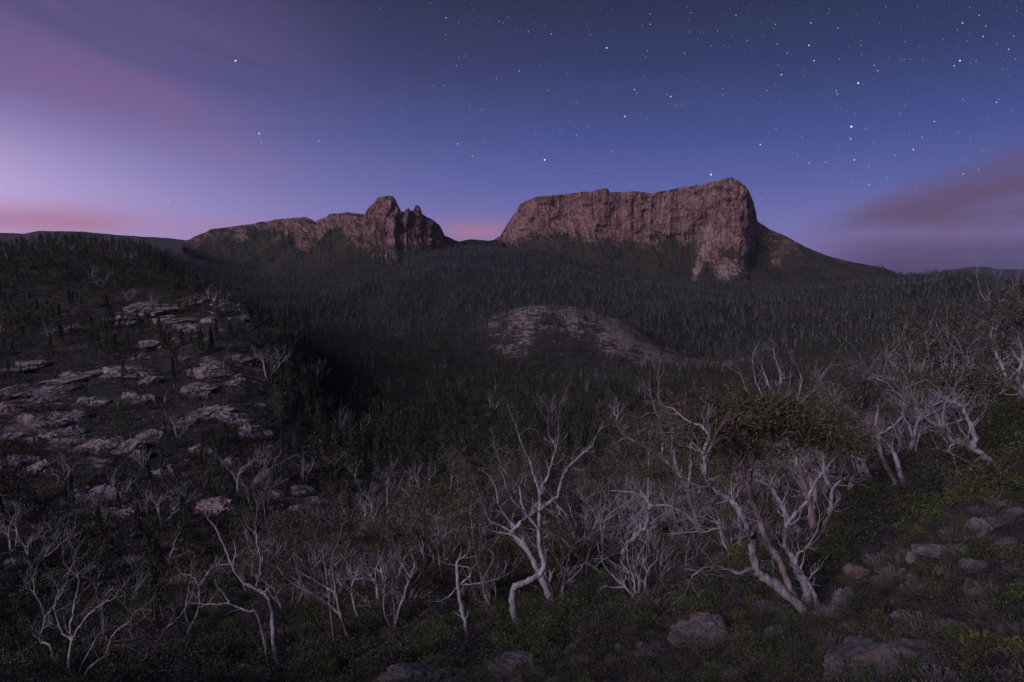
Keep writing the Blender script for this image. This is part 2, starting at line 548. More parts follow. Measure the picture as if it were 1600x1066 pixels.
def w2px(P):
    P = np.asarray(P, float)
    zc = P[..., 1] * CP - P[..., 2] * SP
    up = P[..., 1] * SP + P[..., 2] * CP
    return 800 + F * P[..., 0] / zc, 533 - F * up / zc, zc


def rock_mask(X, Y):
    """bare rock showing through the scrub, by place on the ground"""
    px = 800 + F * X / np.maximum(Y, 1e-3)
    r = np.hypot(X, Y)
    def blob(p0, ps, r0, rs):
        return np.exp(-((px - p0) / ps) ** 2 - (np.log(r / r0) / rs) ** 2)
    m = 0.85 * blob(950, 125, 570, 0.22) + 0.72 * blob(790, 150, 590, 0.20) + 0.70 * blob(1100, 110, 550, 0.22) + 0.7 * blob(775, 60, 455, 0.08)
    m += 0.85 * blob(290, 130, 250, 0.22) + 0.85 * blob(90, 230, 140, 0.40) + 0.6 * blob(370, 80, 165, 0.2) + 0.8 * blob(1075, 60, 560, 0.08)
    m += 0.7 * blob(1240, 55, 1730, 0.05) + 0.9 * blob(1088, 12, 1800, 0.10) + 0.6 * blob(545, 16, 1250, 0.10) + 0.5 * blob(600, 70, 1690, 0.06) + 0.55 * blob(510, 60, 1500, 0.08) + 0.4 * blob(850, 150, 1880, 0.04)
    m = m * (Y > 0)
    n = 0.5 + 0.9 * fbm(X / (0.045 * r + 3), Y / (0.045 * r + 3), 1.5, 4)
    return np.clip(m * 1.15 * (0.1 + n) - 0.15, 0, 1)


def make_ground():
    idx = np.arange(NTH * NR).reshape(NTH, NR)
    nx = np.roll(idx, -1, 0)
    Q = np.stack([idx[:, :-1], nx[:, :-1], nx[:, 1:], idx[:, 1:]], -1).reshape(-1, 4)[:, ::-1]
    V = np.stack([TX, TY, TZ], -1).reshape(-1, 3)
    c = len(V)
    V = np.vstack([V, [[0, 0, -1.65]]])
    T = np.stack([np.full(NTH, c), idx[:, 0], nx[:, 0]], -1)[:, ::-1]
    m, N, b = new_mat('heath_ground')
    g = N.node('ShaderNodeNewGeometry'); p = g.outputs['Position']
    at = N.node('ShaderNodeAttribute', attribute_name='rock')
    n1 = N.noise(p, 0.9, 6, 0.65); n2 = N.noise(p, 0.08, 5, 0.6); n3 = N.noise(p, 0.012, 6, 0.65)
    soil = N.mix(N.rng(n1, 0.35, 0.65), C(.030, .031, .030), C(.064, .060, .054))
    soil = N.mix(N.rng(n2, 0.45, 0.62), soil, C(.040, .044, .036))
    soil = N.mix(N.rng(n3, 0.52, 0.66, 0, 0.6), soil, C(.074, .064, .062))
    nr = N.noise(p, 0.25, 7, 0.7, 0.3)
    rock = N.mix(N.rng(nr, 0.35, 0.62), C(.15, .12, .12), C(.30, .245, .245))
    nq = N.noise(p, 0.05, 4, 0.6)
    rf = N.rng(N.add(N.add(at.outputs['Fac'], N.mul(N.sub(nr, 0.5), 1.9)), N.mul(N.sub(nq, 0.5), 1.3)), 0.42, 0.62)
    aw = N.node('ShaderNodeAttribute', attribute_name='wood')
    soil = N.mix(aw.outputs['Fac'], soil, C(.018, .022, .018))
    N.put(b.inputs['Base Color'], N.mix(rf, soil, rock))
    bump(N, b, N.add(n1, N.mul(nr, 2.0)), 0.8, 0.25)
    me = mk_mesh('ground', V, Q, T, m, True)
    attr(me, 'rock', np.append(rock_mask(TX, TY).ravel(), 0))
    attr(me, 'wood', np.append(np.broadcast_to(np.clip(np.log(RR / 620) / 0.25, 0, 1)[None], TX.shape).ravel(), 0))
    o = link('ground', me)
    tag(o, 'dark heath and scrub covered hillsides and valley floor', 'ground', kind='structure')


make_ground()


# ------------------------------------------------------------------ mountains
def interp_tab(tab, xs):
    a = np.array(tab, float)
    return np.interp(xs, a[:, 0], a[:, 1])


def mountain(name, label, mat, px_range, ncol, top, base, dist, setback, disp, nrow=150, back=420, prof_pow=1.0, rim=0.9, talus=0.28, green=0.2, scree=None):
    """a rock wall or ridge with its own plan line: foot, face, rim, top and rear slope"""
    u = np.linspace(px_range[0], px_range[1], ncol)
    yt = interp_tab(top, u); yb = interp_tab(base, u)
    D = interp_tab(dist, u); S = interp_tab(setback, u)
    k = np.ones(9) / 9
    D = np.convolve(np.pad(D, 4, 'edge'), k, 'valid'); S = np.convolve(np.pad(S, 4, 'edge'), k, 'valid')
    Pb = px2w(u, yb, D); Pt = px2w(u, yt, D + S)
    # horizontal outward normal of the plan line
    tan = np.gradient(Pb[:, :2], axis=0)
    tan /= np.linalg.norm(tan, axis=1)[:, None]
    nrm = np.stack([tan[:, 1], -tan[:, 0]], -1)
    v = np.linspace(-0.35, 1, nrow)[None, :]
    vc = np.clip(v, 0, 1)
    # talus below, wall above
    tf = talus
    g = np.where(vc < tf, vc / tf * 0.62, 0.62 + 0.38 * (np.clip((vc - tf) / (1 - tf), 0, 1)) ** prof_pow)
    g = g + np.minimum(v, 0) * 2.2
    X = Pb[:, 0:1] + (Pt[:, 0:1] - Pb[:, 0:1]) * g
    Y = Pb[:, 1:2] + (Pt[:, 1:2] - Pb[:, 1:2]) * g
    Z = Pb[:, 2:3] + (Pt[:, 2:3] - Pb[:, 2:3]) * v
    arc = np.concatenate([[0], np.cumsum(np.linalg.norm(np.diff(Pb[:, :2], axis=0), axis=1))])[:, None] + 0 * Z
    dsp = disp(arc, Z, vc + 0 * Z, u[:, None] + 0 * Z)
    fade = np.clip((1 - vc) / 0.06, 0.35, 1)
    X = X + nrm[:, 0:1] * dsp * fade; Y = Y + nrm[:, 1:2] * dsp * fade
    # broken ledges
    Z = Z + 0.012 * (Pt[:, 2:3] - Pb[:, 2:3]) * fbm(arc / 14, Z / 14, 2.2, 3) * np.clip(vc / 0.1, 0, 1) * (vc < 0.999)
    rimz = rim * (2.6 * fbm(arc[:, -1] / 30, 0 * arc[:, -1], 4.4, 4) + 1.4 * fbm(arc[:, -1] / 7, 0 * arc[:, -1], 8.8, 3))
    Z = Z + rimz[:, None] * np.clip((vc - 0.6) / 0.4, 0, 1)
    # top and rear slope
    nb = 26
    w = np.linspace(0, 1, nb + 1)[None, 1:]
    bx = X[:, -1:] + (X[:, -1:] / Y[:, -1:]) * back * w
    by = Y[:, -1:] + back * w
    zb_end = Pb[:, 2:3] - 60
    drop = np.clip((w - 0.12) / 0.88, 0, 1) ** 1.4
    bz = Z[:, -1:] * (1 - drop) + zb_end * drop - 6 * np.clip(w / 0.1, 0, 1) + 3.0 * fbm(bx / 40, by / 40, 1, 3) * np.clip(w / 0.2, 0, 1)
    X = np.hstack([X, bx]); Y = np.hstack([Y, by]); Z = np.hstack([Z, bz])
    nr2 = X.shape[1]
    idx = np.arange(ncol * nr2).reshape(ncol, nr2)
    Q = np.stack([idx[:-1, :-1], idx[1:, :-1], idx[1:, 1:], idx[:-1, 1:]], -1).reshape(-1, 4)
    me = mk_mesh(name, np.stack([X, Y, Z], -1).reshape(-1, 3), Q, None, mat, False)
    ar = arc[:, :1] + 0 * v
    gu = interp_tab(green, u)[:, None] if not np.isscalar(green) else green
    lim = gu * (1 + 1.5 * fbm(ar / 80, v * 2, 6.6, 4) + 0.6 * fbm(ar / 16, v * 8, 2.6, 3))
    vg = np.clip((lim - v) / 0.30 + 0.5, 0, 1)
    vg = np.maximum(vg, 0.62 * np.clip((fbm(ar / 22, v * 7, 9.9, 4) - 0.22) / 0.3, 0, 1))
    sc = np.zeros_like(vg)
    if scree is not None:
        ctr = np.interp(v, [0, 0.15, 0.4, 0.7], [1082, 1092, 1108, 1112])
        wd = np.interp(v, [0, 0.2, 0.45, 0.7], [5, 9, 12, 2])
        sc = np.exp(-((u[:, None] - ctr + 5 * fbm(ar / 20, v * 6, 1.0, 3)) / wd) ** 2) * np.clip((0.7 - v) / 0.2, 0, 1)
        sc = sc + 0.8 * np.exp(-((u[:, None] - 1140) / 26) ** 2 - ((v - 0.08) / 0.10) ** 2)
    pad = np.zeros((ncol, nb))
    attr(me, 'green', np.hstack([np.clip(vg - sc, 0, 1), pad + 0.6])); attr(me, 'scree', np.hstack([np.clip(sc, 0, 1), pad]))
    o = link(name, me)
    tag(o, label, 'mountain', kind='structure')
    return X[:, :nrow], Y[:, :nrow], Z[:, :nrow], np.broadcast_to(v, (ncol, nrow)), arc


def cliff_mat(name, scale, veg_lo, steep):
    m, N, b = new_mat(name)
    g = N.node('ShaderNodeNewGeometry'); p = g.outputs['Position']
    mp = N.node('ShaderNodeMapping'); N.t.links.new(p, mp.inputs[0])
    mp.inputs['Scale'].default_value = (1, 1, 0.16)
    streak = N.noise(mp.outputs[0], 0.10 * scale, 6, 0.65, 0.4)
    big = N.noise(p, 0.012 * scale, 5, 0.6)
    fine = N.noise(p, 0.16 * scale, 5, 0.7)
    col = N.mix(N.rng(streak, 0.36, 0.62), C(.125, .070, .070), C(.30, .18, .168))
    col = N.mix(N.rng(big, 0.46, 0.66, 0, 0.7), col, C(.32, .195, .175))
    crk = N.noise(mp.outputs[0], 0.33 * scale, 4, 0.6, 0.5)
    col = N.mix(N.rng(crk, 0.50, 0.62, 0, 0.75), col, C(.060, .042, .046))
    col = N.mix(N.rng(fine, 0.56, 0.68, 0, 0.75), col, C(.060, .048, .046))
    s = N.node('ShaderNodeSeparateXYZ'); N.t.links.new(g.outputs['Normal'], s.inputs[0])
    vf = N.rng(N.add(s.outputs[2], N.mul(N.sub(fine, 0.5), 1.6)), steep[0], steep[1])
    veg = N.mix(N.rng(big, 0.4, 0.6), C(.026, .030, .020), C(.048, .042, .030))
    ag = N.node('ShaderNodeAttribute', attribute_name='green'); asx = N.node('ShaderNodeAttribute', attribute_name='scree')
    gf = N.rng(N.add(ag.outputs['Fac'], N.mul(N.sub(fine, 0.5), 2.4)), 0.40, 0.66)
    col = N.mix(N.rng(N.add(asx.outputs['Fac'], N.mul(N.sub(fine, 0.5), 0.8)), 0.35, 0.6), col, C(.26, .195, .185))
    col = N.mix(N.mul(vf, 0.85), col, veg)
    N.put(b.inputs['Base Color'], N.mix(gf, col, veg))
    bump(N, b, N.add(streak, N.mul(fine, 0.6)), 1.0, 6.0)
    b.inputs['Roughness'].default_value = 0.95
    return m


M_CLIFF = cliff_mat('dolerite_cliff', 1.0, 0, (0.5, 0.85))
M_PEAK = cliff_mat('broken_peak_rock', 1.2, 0, (0.36, 0.82))


def mesa_disp(a, z, v, u):
    r1 = fbm(a / 62, z / 420, 1.1, 3, ridged=True)
    r2 = fbm(a / 19, z / 160, 4.0, 3, ridged=True)
    r3 = fbm(a / 6.5, z / 60, 9.0, 2, ridged=True)
    iso = fbm(a / 30, z / 26, 6.0, 4)
    wall = np.clip((v - 0.12) / 0.2, 0, 1)
    ledge = fbm(a / 90, z / 9, 3.0, 3)
    brk = 0.45 + 0.55 * np.clip(0.5 + 1.3 * fbm(a / 70, z / 45, 12.0, 3), 0, 1)
    b1 = 1.25 * fbm(a / 150 + 0.25 * fbm(a / 80, z / 80, 2.0, 2), z / 500, 7.7, 3)
    d = (26 * b1 + 15 * r1 + (6 * r2 + 2.6 * r3) * brk) * wall + 15 * iso + 3.5 * ledge * wall
    d = d + 4 * fbm(a / 9, z / 9, 2.5, 3)
    d = d * (1 - 0.75 * np.clip((u - 1158) / 14, 0, 1))
    # fan of scree below the great gully
    d = d + 26 * np.exp(-((u - 1098) / 13) ** 2) * np.clip(1 - v / 0.4, 0, 1)
    d = d - 12 * np.exp(-((u - 1104) / 6) ** 2) * np.clip((v - 0.3) / 0.3, 0, 1) * np.clip((1.0 - v) / 0.1, 0, 1)
    return d


MESA_TOP = [(768, 376), (780, 370), (788, 356), (800, 338), (815, 319), (838, 308), (880, 303), (920, 300), (938, 295), (950, 295), (953, 300), (1000, 299), (1022, 302), (1032, 299), (1060, 294), (1100, 288), (1122, 282), (1143, 276.5), (1150, 281), (1164, 291), (1172, 302), (1177, 316), (1181, 333), (1184, 347), (1192, 352), (1200, 357)]
MESA_BASE = [(768, 386), (800, 392), (860, 390), (900, 398), (960, 408), (1010, 416), (1060, 424), (1100, 442), (1140, 436), (1180, 428), (1200, 420)]
MESA_DIST = [(768, 2180), (800, 2110), (850, 2040), (950, 1990), (1050, 1950), (1120, 1905), (1150, 1890), (1166, 1905), (1176, 1960), (1184, 2040), (1200, 2090)]
MESA_SET = [(768, 150), (800, 120), (850, 110), (950, 110), (1050, 110), (1130, 100), (1165, 85), (1180, 70), (1200, 60)]
MESA = mountain('mesa_mountain', 'long flat topped mountain with fluted red brown cliffs and steep end', M_CLIFF, (768, 1200), 760,
         MESA_TOP, MESA_BASE, MESA_DIST, MESA_SET, mesa_disp, 170, 500, 0.55, green=0.26, scree=True)


def shoulder_disp(a, z, v, u):
    return 9 * fbm(a / 60, z / 60, 3.0, 4, ridged=True) + 3 * fbm(a / 12, z / 12, 5.0, 3)


SHOULDER = mountain('mountain_shoulder', 'scrubby ridge running down from the steep end of the flat topped mountain', M_PEAK, (1172, 1580), 420,
         [(1172, 340), (1183, 347), (1200, 357), (1230, 370), (1260, 387), (1300, 402), (1340, 411), (1380, 418), (1400, 427), (1440, 434), (1500, 441), (1580, 450)],
         [(1172, 440), (1230, 448), (1300, 446), (1380, 446), (1440, 447), (1500, 452), (1580, 458)],
         [(1172, 1850), (1260, 1800), (1400, 1700), (1580, 1500)],
         [(1172, 300), (1260, 260), (1400, 160), (1580, 90)], shoulder_disp, 90, 420, 1.0, 0.6, green=1.15)


def peak_disp(a, z, v, u):
    pin = np.exp(-((u - 600) / 70) ** 2)
    r = fbm(a / 34, z / 110, 2.0, 4, ridged=True)
    return (12 + 16 * pin) * r + (14 - 4 * pin) * fbm(a / 22, z / 22, 6.0, 4) + 3 * fbm(a / 7, z / 14, 3.0, 3, ridged=True)


PEAK_TOP = [(285, 378), (296, 375), (310, 368), (330, 359), (370, 353), (400, 349), (430, 343), (450, 341), (476, 339), (486, 343), (494, 346), (503, 341), (518, 334), (545, 332), (570, 335), (576, 328), (582, 318), (589, 309), (596, 307), (606, 305), (614, 306), (618, 313), (622, 322), (626, 330), (630, 332), (634, 327), (638, 325), (641, 330), (645, 329), (649, 322), (653, 321), (656, 324), (660, 335), (666, 339), (680, 347), (687, 357), (693, 366), (704, 373), (715, 378), (735, 374), (760, 376), (785, 374)]
PEAK_BASE = [(285, 384), (330, 412), (370, 432), (400, 440), (460, 430), (540, 414), (600, 416), (660, 406), (715, 396), (785, 395)]
PEAK_DIST = [(285, 2060), (400, 1900), (540, 1840), (600, 1790), (660, 1830), (715, 1960), (785, 2050)]
PEAK_SET = [(285, 320), (400, 330), (520, 260), (575, 170), (600, 120), (640, 130), (690, 150), (715, 160), (785, 150)]
PEAK = mountain('pinnacle_mountain', 'ridge of broken brown rock rising to a square topped pinnacle', M_PEAK, (285, 785), 720,
         PEAK_TOP, PEAK_BASE, PEAK_DIST, PEAK_SET, peak_disp, 150, 420, 0.85, 0.8, green=[(285, 1.0), (400, 0.8), (500, 0.62), (545, 0.36), (580, 0.2), (660, 0.24), (690, 0.45), (785, 1.0)])


def hill_disp(a, z, v, u):
    return 22 * fbm(a / 160, z / 160, 3.0, 4)


M_FAR = rock_mat('far_hill_scrub', C(.026, .028, .030), C(.042, .040, .040), C(.026, .030, .028), None, 0.01, bs=0.3, bd=10)
mountain('distant_ridge', 'low dark ridge far behind the left hillside', M_FAR, (-420, 330), 300,
         [(-420, 372), (-100, 368), (0, 364), (38, 365), (60, 361), (130, 362), (180, 367), (225, 370), (262, 372), (300, 377), (330, 384)],
         [(-420, 430), (330, 430)], [(-420, 2900), (330, 2900)], [(-420, 500), (330, 500)], hill_disp, 50, 900, 1.0, 0.8)
mountain('distant_hills', 'dim bluish hills far beyond the end of the flat topped mountain', M_FAR, (1340, 2300), 240,
         [(1340, 436), (1400, 430), (1450, 427), (1480, 422), (1510, 418), (1535, 416), (1560, 421), (1600, 421), (1660, 415), (1800, 422), (2300, 425)],
         [(1340, 452), (2300, 452)], [(1340, 6000), (2300, 6000)], [(1340, 1200), (2300, 1200)], hill_disp, 40, 1500, 1.0, 3.0)

# ------------------------------------------------------------------ tree building
def unit(v):
    return v / (np.linalg.norm(v) + 1e-12)


class Tubes:
    """collects tapered round limbs and twigs of one part"""
    def __init__(s):
        s.V, s.Q, s.n = [], [], 0

    def tube(s, P, R, k=6):
        P = np.asarray(P, float); R = np.asarray(R, float)
        n = len(P)
        T = np.gradient(P, axis=0)
        T /= np.linalg.norm(T, axis=1)[:, None] + 1e-12
        a = np.array([0.31, 0.77, 0.55])
        U = np.cross(T, a); U /= np.linalg.norm(U, axis=1)[:, None] + 1e-12
        W = np.cross(T, U)
        an = np.linspace(0, 2 * math.pi, k, endpoint=False)
        ring = P[:, None, :] + R[:, None, None] * (np.cos(an)[None, :, None] * U[:, None, :] + np.sin(an)[None, :, None] * W[:, None, :])
        i = np.arange(n * k).reshape(n, k); j = np.roll(i, -1, 1)
        s.V.append(ring.reshape(-1, 3))
        s.Q.append(np.stack([i[:-1], j[:-1], j[1:], i[1:]], -1).reshape(-1, 4) + s.n)
        s.n += n * k

    def mesh(s, name, mat, origin=(0, 0, 0)):
        return mk_mesh(name, np.vstack(s.V) - np.asarray(origin), np.vstack(s.Q), None, mat, True)


UP = np.array([0, 0, 1.0])


def grow(B, p, d, L, r, level, rng, tips, gnarl=0.22, up=0.08, lean=None, rmin=0.006, kids=(2, 4), ratio=(0.45, 0.72)):
    n = max(4, int(5 + L * 1.5)) if level > 0 else 4
    pts = [p]; dd = unit(d)
    for _ in range(n):
        dd = unit(dd + rng.normal(size=3) * gnarl + UP * up + (lean if lean is not None else 0))
        pts.append(pts[-1] + dd * (L / n))
    pts = np.array(pts)
    rad = np.maximum(r * (1 - 0.72 * np.linspace(0, 1, n + 1)), rmin)
    B.tube(pts, rad, 6 if r > 0.05 else (4 if r > 0.02 else 3))
    if level <= 0:
        tips.append(pts[-1]); tips.append(pts[n // 2])
        return
    for _ in range(rng.integers(kids[0], kids[1] + 1)):
        i = int(rng.integers(max(1, n // 3), n + 1))
        td = unit(pts[i] - pts[i - 1])
        side = unit(np.cross(td, rng.normal(size=3)))
        a = rng.uniform(0.4, 1.0)
        grow(B, pts[i], td * math.cos(a) + side * math.sin(a), L * rng.uniform(*ratio), rad[i] * 0.72, level - 1, rng, tips, gnarl, up, lean, rmin, kids, ratio)
    grow(B, pts[-1], dd, L * 0.55, rad[-1], level - 1, rng, tips, gnarl, up, lean, rmin, kids, ratio)


def leaf_quads(cen, size, rng, droop=0.3, aspect=0.36):
    n = len(cen)
    d = rng.normal(size=(n, 3)); d[:, 2] -= droop
    d /= np.linalg.norm(d, axis=1)[:, None]
    s = np.cross(d, rng.normal(size=(n, 3))); s /= np.linalg.norm(s, axis=1)[:, None] + 1e-9
    L = size * rng.uniform(0.6, 1.3, n)[:, None]
    v = np.stack([cen, cen + d * L * 0.5 + s * L * aspect * 0.5, cen + d * L, cen + d * L * 0.5 - s * L * aspect * 0.5], 1)
    return v.reshape(-1, 3), np.arange(n * 4).reshape(-1, 4)


def crown_mesh(name, centres, mat, rng, per=14, spread=0.22, size=0.11, origin=(0, 0, 0), flat=0.7):
    c = np.repeat(np.asarray(centres), per, 0)
    o = rng.normal(size=c.shape) * spread; o[:, 2] *= flat
    V, Q = leaf_quads(c + o - np.asarray(origin), size, rng)
    return mk_mesh(name, V, Q, None, mat)


def smooth_line(P, sub=5):
    P = np.asarray(P, float)
    if len(P) < 3:
        t = np.linspace(0, 1, sub + 1)[:, None]
        return P[0] * (1 - t) + P[-1] * t
    Q = np.vstack([2 * P[0] - P[1], P, 2 * P[-1] - P[-2]])
    out = []
    for i in range(1, len(Q) - 2):
        t = np.linspace(0, 1, sub, endpoint=False)[:, None]
        a, b, c, d = Q[i - 1], Q[i], Q[i + 1], Q[i + 2]
        out.append(0.5 * ((2 * b) + (c - a) * t + (2 * a - 5 * b + 4 * c - d) * t ** 2 + (3 * b - a - 3 * c + d) * t ** 3))
    return np.vstack(out + [P[-1:]])


def traced_tree(name, label, cat, group, base, stems, canopies=(), bark=None, leaf=None, seed=1, dist=None, twig=1.0,
                twig_levels=2, leaf_size=0.10, trunk_name='trunk', deep=0.6):
    """a tree whose main limbs follow lines read off the photograph, each at its own depth;
    stems: (photo points, width at foot px, width at end px, lean in depth m)
    canopies: (px, py, half width px, half height px, depth offset m, number of leaf clumps)"""
    rng = np.random.default_rng(seed)
    bark = bark or M_BARK; leaf = leaf or M_GUM
    g = ground_at(*base)[0]
    if dist is not None:
        k = dist / g[1]
        g = np.array([g[0] * k, dist, 0]); g[2] = height(g[0], g[1])
    Y0 = g[1]
    mpp = Y0 / F
    root = link(name, None, loc=g.tolist())
    root.empty_display_size = 0.5
    tag(root, label, cat, group)
    nodes, noderad, tips_all = [], [], []
    prev = []
    for si, st in enumerate(stems):
        pts, w0, w1, dz = st[:4]
        pts = np.array(pts, float)
        n = len(pts)
        # depth: start from the nearest existing limb point when this is a side limb
        off0 = 0.0
        if si > 0 and prev:
            allp = np.vstack([q[0] for q in prev]); alld = np.concatenate([q[1] for q in prev])
            j = np.argmin(((allp - pts[0]) ** 2).sum(1))
            if ((allp[j] - pts[0]) ** 2).sum() < 14 ** 2:
                off0 = alld[j]; pts[0] = allp[j]
        walk = np.cumsum(rng.normal(size=n) * 0.22 * deep); walk -= walk[0]
        off = off0 + walk + dz * np.linspace(0, 1, n)
        P = px2w(pts[:, 0], pts[:, 1], Y0 + off)
        if off0 == 0.0:                         # stands on the ground: sink the foot
            P[0, 2] = min(P[0, 2], height(P[0, 0], P[0, 1]) - 0.15)
        prev.append((pts, off))
        L = smooth_line(P, 5)
        m = len(L)
        t = np.linspace(0, 1, m)
        L[1:-1] += rng.normal(size=(m - 2, 3)) * 0.018
        R = 0.40 * mpp * (w0 + (w1 - w0) * t ** 0.8)
        R *= 1 + 0.13 * rng.normal(size=m)
        if off0 == 0.0:
            R[:3] *= np.array([1.35, 1.18, 1.08])[:min(3, m)]
        B = Tubes(); B2 = Tubes()
        B.tube(L, R, 8)
        tips = []
        length = np.linalg.norm(np.diff(L, axis=0), axis=1).sum()
        nk = int(length * 1.9 * twig) + 2
        for _ in range(nk):
            i = int(rng.integers(int(m * 0.38), m))
            td = unit(L[i] - L[i - 1]); side = unit(np.cross(td, rng.normal(size=3)))
            a = rng.uniform(0.35, 1.1)
            grow(B2, L[i], td * math.cos(a) + side * math.sin(a), rng.uniform(0.5, 1.3) * (0.55 + 0.2 * twig), max(R[i] * 0.42, 0.012), twig_levels - 1, rng, tips, 0.24, 0.10, None, 0.005)
        grow(B2, L[-1], L[-1] - L[-3], 0.9 + 0.5 * twig, R[-1], twig_levels, rng, tips, 0.22, 0.10, None, 0.005)
        o = link(trunk_name if si == 0 else 'limb', B.mesh('limb', bark if len(st) < 5 else st[4], g), root)
        link('twigs', B2.mesh('twigs', bark if len(st) < 5 else st[4], g), o)['kind'] = 'stuff'
        nodes.append(L); tips_all += tips
    # crown: leaf clumps carried on fine twigs that leave the nearest limb
    if canopies:
        allL = np.vstack(nodes)
        B = Tubes(); cs = []
        for (cx, cy, rx, ry, dz, cnt) in canopies:
            c0 = px2w(cx, cy, Y0 + dz)
            sub = rng.normal(size=(max(3, cnt // 12), 3)); sub /= np.linalg.norm(sub, axis=1)[:, None]
            sub *= rng.uniform(0.25, 1.0, (len(sub), 1)) ** 0.5
            sub[:, 2] = np.where(sub[:, 2] < -0.3, -sub[:, 2] * 0.6, sub[:, 2])
            ctr = c0 + sub * np.array([rx, (rx + ry) * 0.5, ry]) * mpp
            for c in ctr:
                j = np.argmin(((allL - c) ** 2).sum(1) + 0.6 * np.maximum(0, allL[:, 2] - c[2]) ** 2)
                a = allL[j]
                mid = a * 0.5 + c * 0.5 + rng.normal(size=3) * 0.12; mid[2] += 0.1
                line = smooth_line([a, mid, c], 4)
                B.tube(line, np.linspace(0.022, 0.008, len(line)), 4)
                for _ in range(9):
                    e = c + rng.normal(size=3) * np.array([0.42, 0.42, 0.22])
                    B.tube([line[-3], (line[-2] + e) / 2, e], [0.009, 0.007, 0.005], 3)
                    cs.append(e)
        link('branchlets', B.mesh('branchlets', bark, g), root)['kind'] = 'stuff'
        link('crown', crown_mesh('crown', np.array(cs), leaf, rng, 36, 0.17, leaf_size * 1.2, g, 0.7), root)
    return root, tips_all


def proc_gum(name, rng, H=6.0, nstem=3, leafy=1.0, bark=None, leaf=None, spread=0.5, per=16, leaf_size=0.12, lean=(0, 0), rscale=1.0, levels=3):
    """free-grown snow gum at the origin: parts trunk, limb (several), crown"""
    bark = bark or M_BARK; leaf = leaf or M_GUM
    root = link(name, None)
    tips = []
    ln = np.array([lean[0], lean[1], 0.0]) * 0.05
    for s in range(nstem):
        B = Tubes()
        a = 2 * math.pi * (s + rng.uniform(-.3, .3)) / nstem
        d = np.array([math.cos(a) * spread + lean[0], math.sin(a) * spread + lean[1], 1.0])
        p0 = np.array([math.cos(a) * 0.12, math.sin(a) * 0.12, -0.25])
        grow(B, p0, d, H * rng.uniform(0.42, 0.6), rscale * H * rng.uniform(0.014, 0.022), levels, rng, tips, 0.16, 0.05, ln, 0.008, (2, 4), (0.45, 0.7))
        link('trunk' if s == 0 else 'limb', B.mesh('limb', bark), root)
    if leafy > 0:
        T = np.array(tips)
        keep = T[(T[:, 2] > np.quantile(T[:, 2], 0.35)) & (rng.random(len(T)) < leafy)]
        if len(keep) > 260:
            keep = keep[rng.choice(len(keep), 260, False)]
        link('crown', crown_mesh('crown', keep, leaf, rng, per, 0.26 * H / 6, leaf_size, (0, 0, 0), 0.55), root)
    return root


def unlink_proto(root):
    for o in list(root.children) + [root]:
        COL.objects.unlink(o)
    return root


def conifer_parts(rng, H=5.0, n=260, w=0.16, leaf=0.3, mat=None):
    """narrow alpine conifer: trunk mesh and crown mesh of upswept sprays"""
    B = Tubes()
    pts = np.array([[0, 0, -0.3], [0.02 * H * rng.normal(), 0.02 * H * rng.normal(), H * 0.5], [0.02 * H * rng.normal(), 0.02 * H * rng.normal(), H * 0.98]])
    L = smooth_line(pts, 4)
    B.tube(L, np.linspace(0.022 * H, 0.004 * H, len(L)), 5)
    t = rng.uniform(0.10, 1.0, n) ** 0.85
    lump = 0.7 + 0.5 * vnoise(t * 7, np.full(n, rng.uniform(0, 99)))
    rad = H * w * (1 - t) ** 0.75 * lump + 0.02 * H
    a = rng.uniform(0, 2 * math.pi, n)
    rr = rad * rng.uniform(0.1, 1.0, n) ** 0.6
    x0 = np.interp(t, np.linspace(0, 1, len(L)), L[:, 0]); y0 = np.interp(t, np.linspace(0, 1, len(L)), L[:, 1])
    c = np.stack([x0 + np.cos(a) * rr, y0 + np.sin(a) * rr, t * H], -1)
    d = np.stack([np.cos(a) * 0.7, np.sin(a) * 0.7, rng.uniform(0.2, 1.1, n)], -1) + rng.normal(size=(n, 3)) * 0.25
    d /= np.linalg.norm(d, axis=1)[:, None]
    s = np.cross(d, rng.normal(size=(n, 3))); s /= np.linalg.norm(s, axis=1)[:, None]
    Lf = leaf * rng.uniform(0.6, 1.2, n)[:, None]
    v = np.stack([c - d * Lf * 0.4, c + s * Lf * 0.22, c + d * Lf * 0.6, c - s * Lf * 0.22], 1).reshape(-1, 3)
    return B.mesh('trunk', M_TRUNK), mk_mesh('crown', v, np.arange(n * 4).reshape(-1, 4), None, mat or M_PINE)


def shrub_mesh(name, rng, mat, w=0.6, h=0.6, n=420, leaf=0.07, lobes=5, droop=-0.6, aspect=0.34):
    lc = np.stack([rng.normal(size=lobes) * w * 0.42, rng.normal(size=lobes) * w * 0.42, rng.uniform(0.3, 0.75, lobes) * h], -1)
    lr = rng.uniform(0.30, 0.5, lobes) * w
    k = rng.integers(0, lobes, n)
    d = rng.normal(size=(n, 3)); d /= np.linalg.norm(d, axis=1)[:, None]
    c = lc[k] + d * (lr[k] * rng.uniform(0.35, 1.0, n) ** 0.5)[:, None] * np.array([1, 1, 0.8])
    c[:, 2] = np.abs(c[:, 2])
    V, Q = leaf_quads(c, leaf, rng, droop, aspect)
    V[:, 2] = np.maximum(V[:, 2], -0.05)
    return mk_mesh(name, V, Q, None, mat)


def stem_mesh(rng, w, h, mat, n=9):
    B = Tubes()
    for _ in range(n):
        a = rng.uniform(0, 6.28); e = np.array([math.cos(a) * w * 0.55 * rng.random(), math.sin(a) * w * 0.55 * rng.random(), h * rng.uniform(0.5, 0.95)])
        B.tube(smooth_line([np.array([0, 0, -0.1]), e * 0.5 + rng.normal(size=3) * 0.04, e], 3), np.linspace(0.012, 0.005, 7), 3)
    return B.mesh('stems', mat)


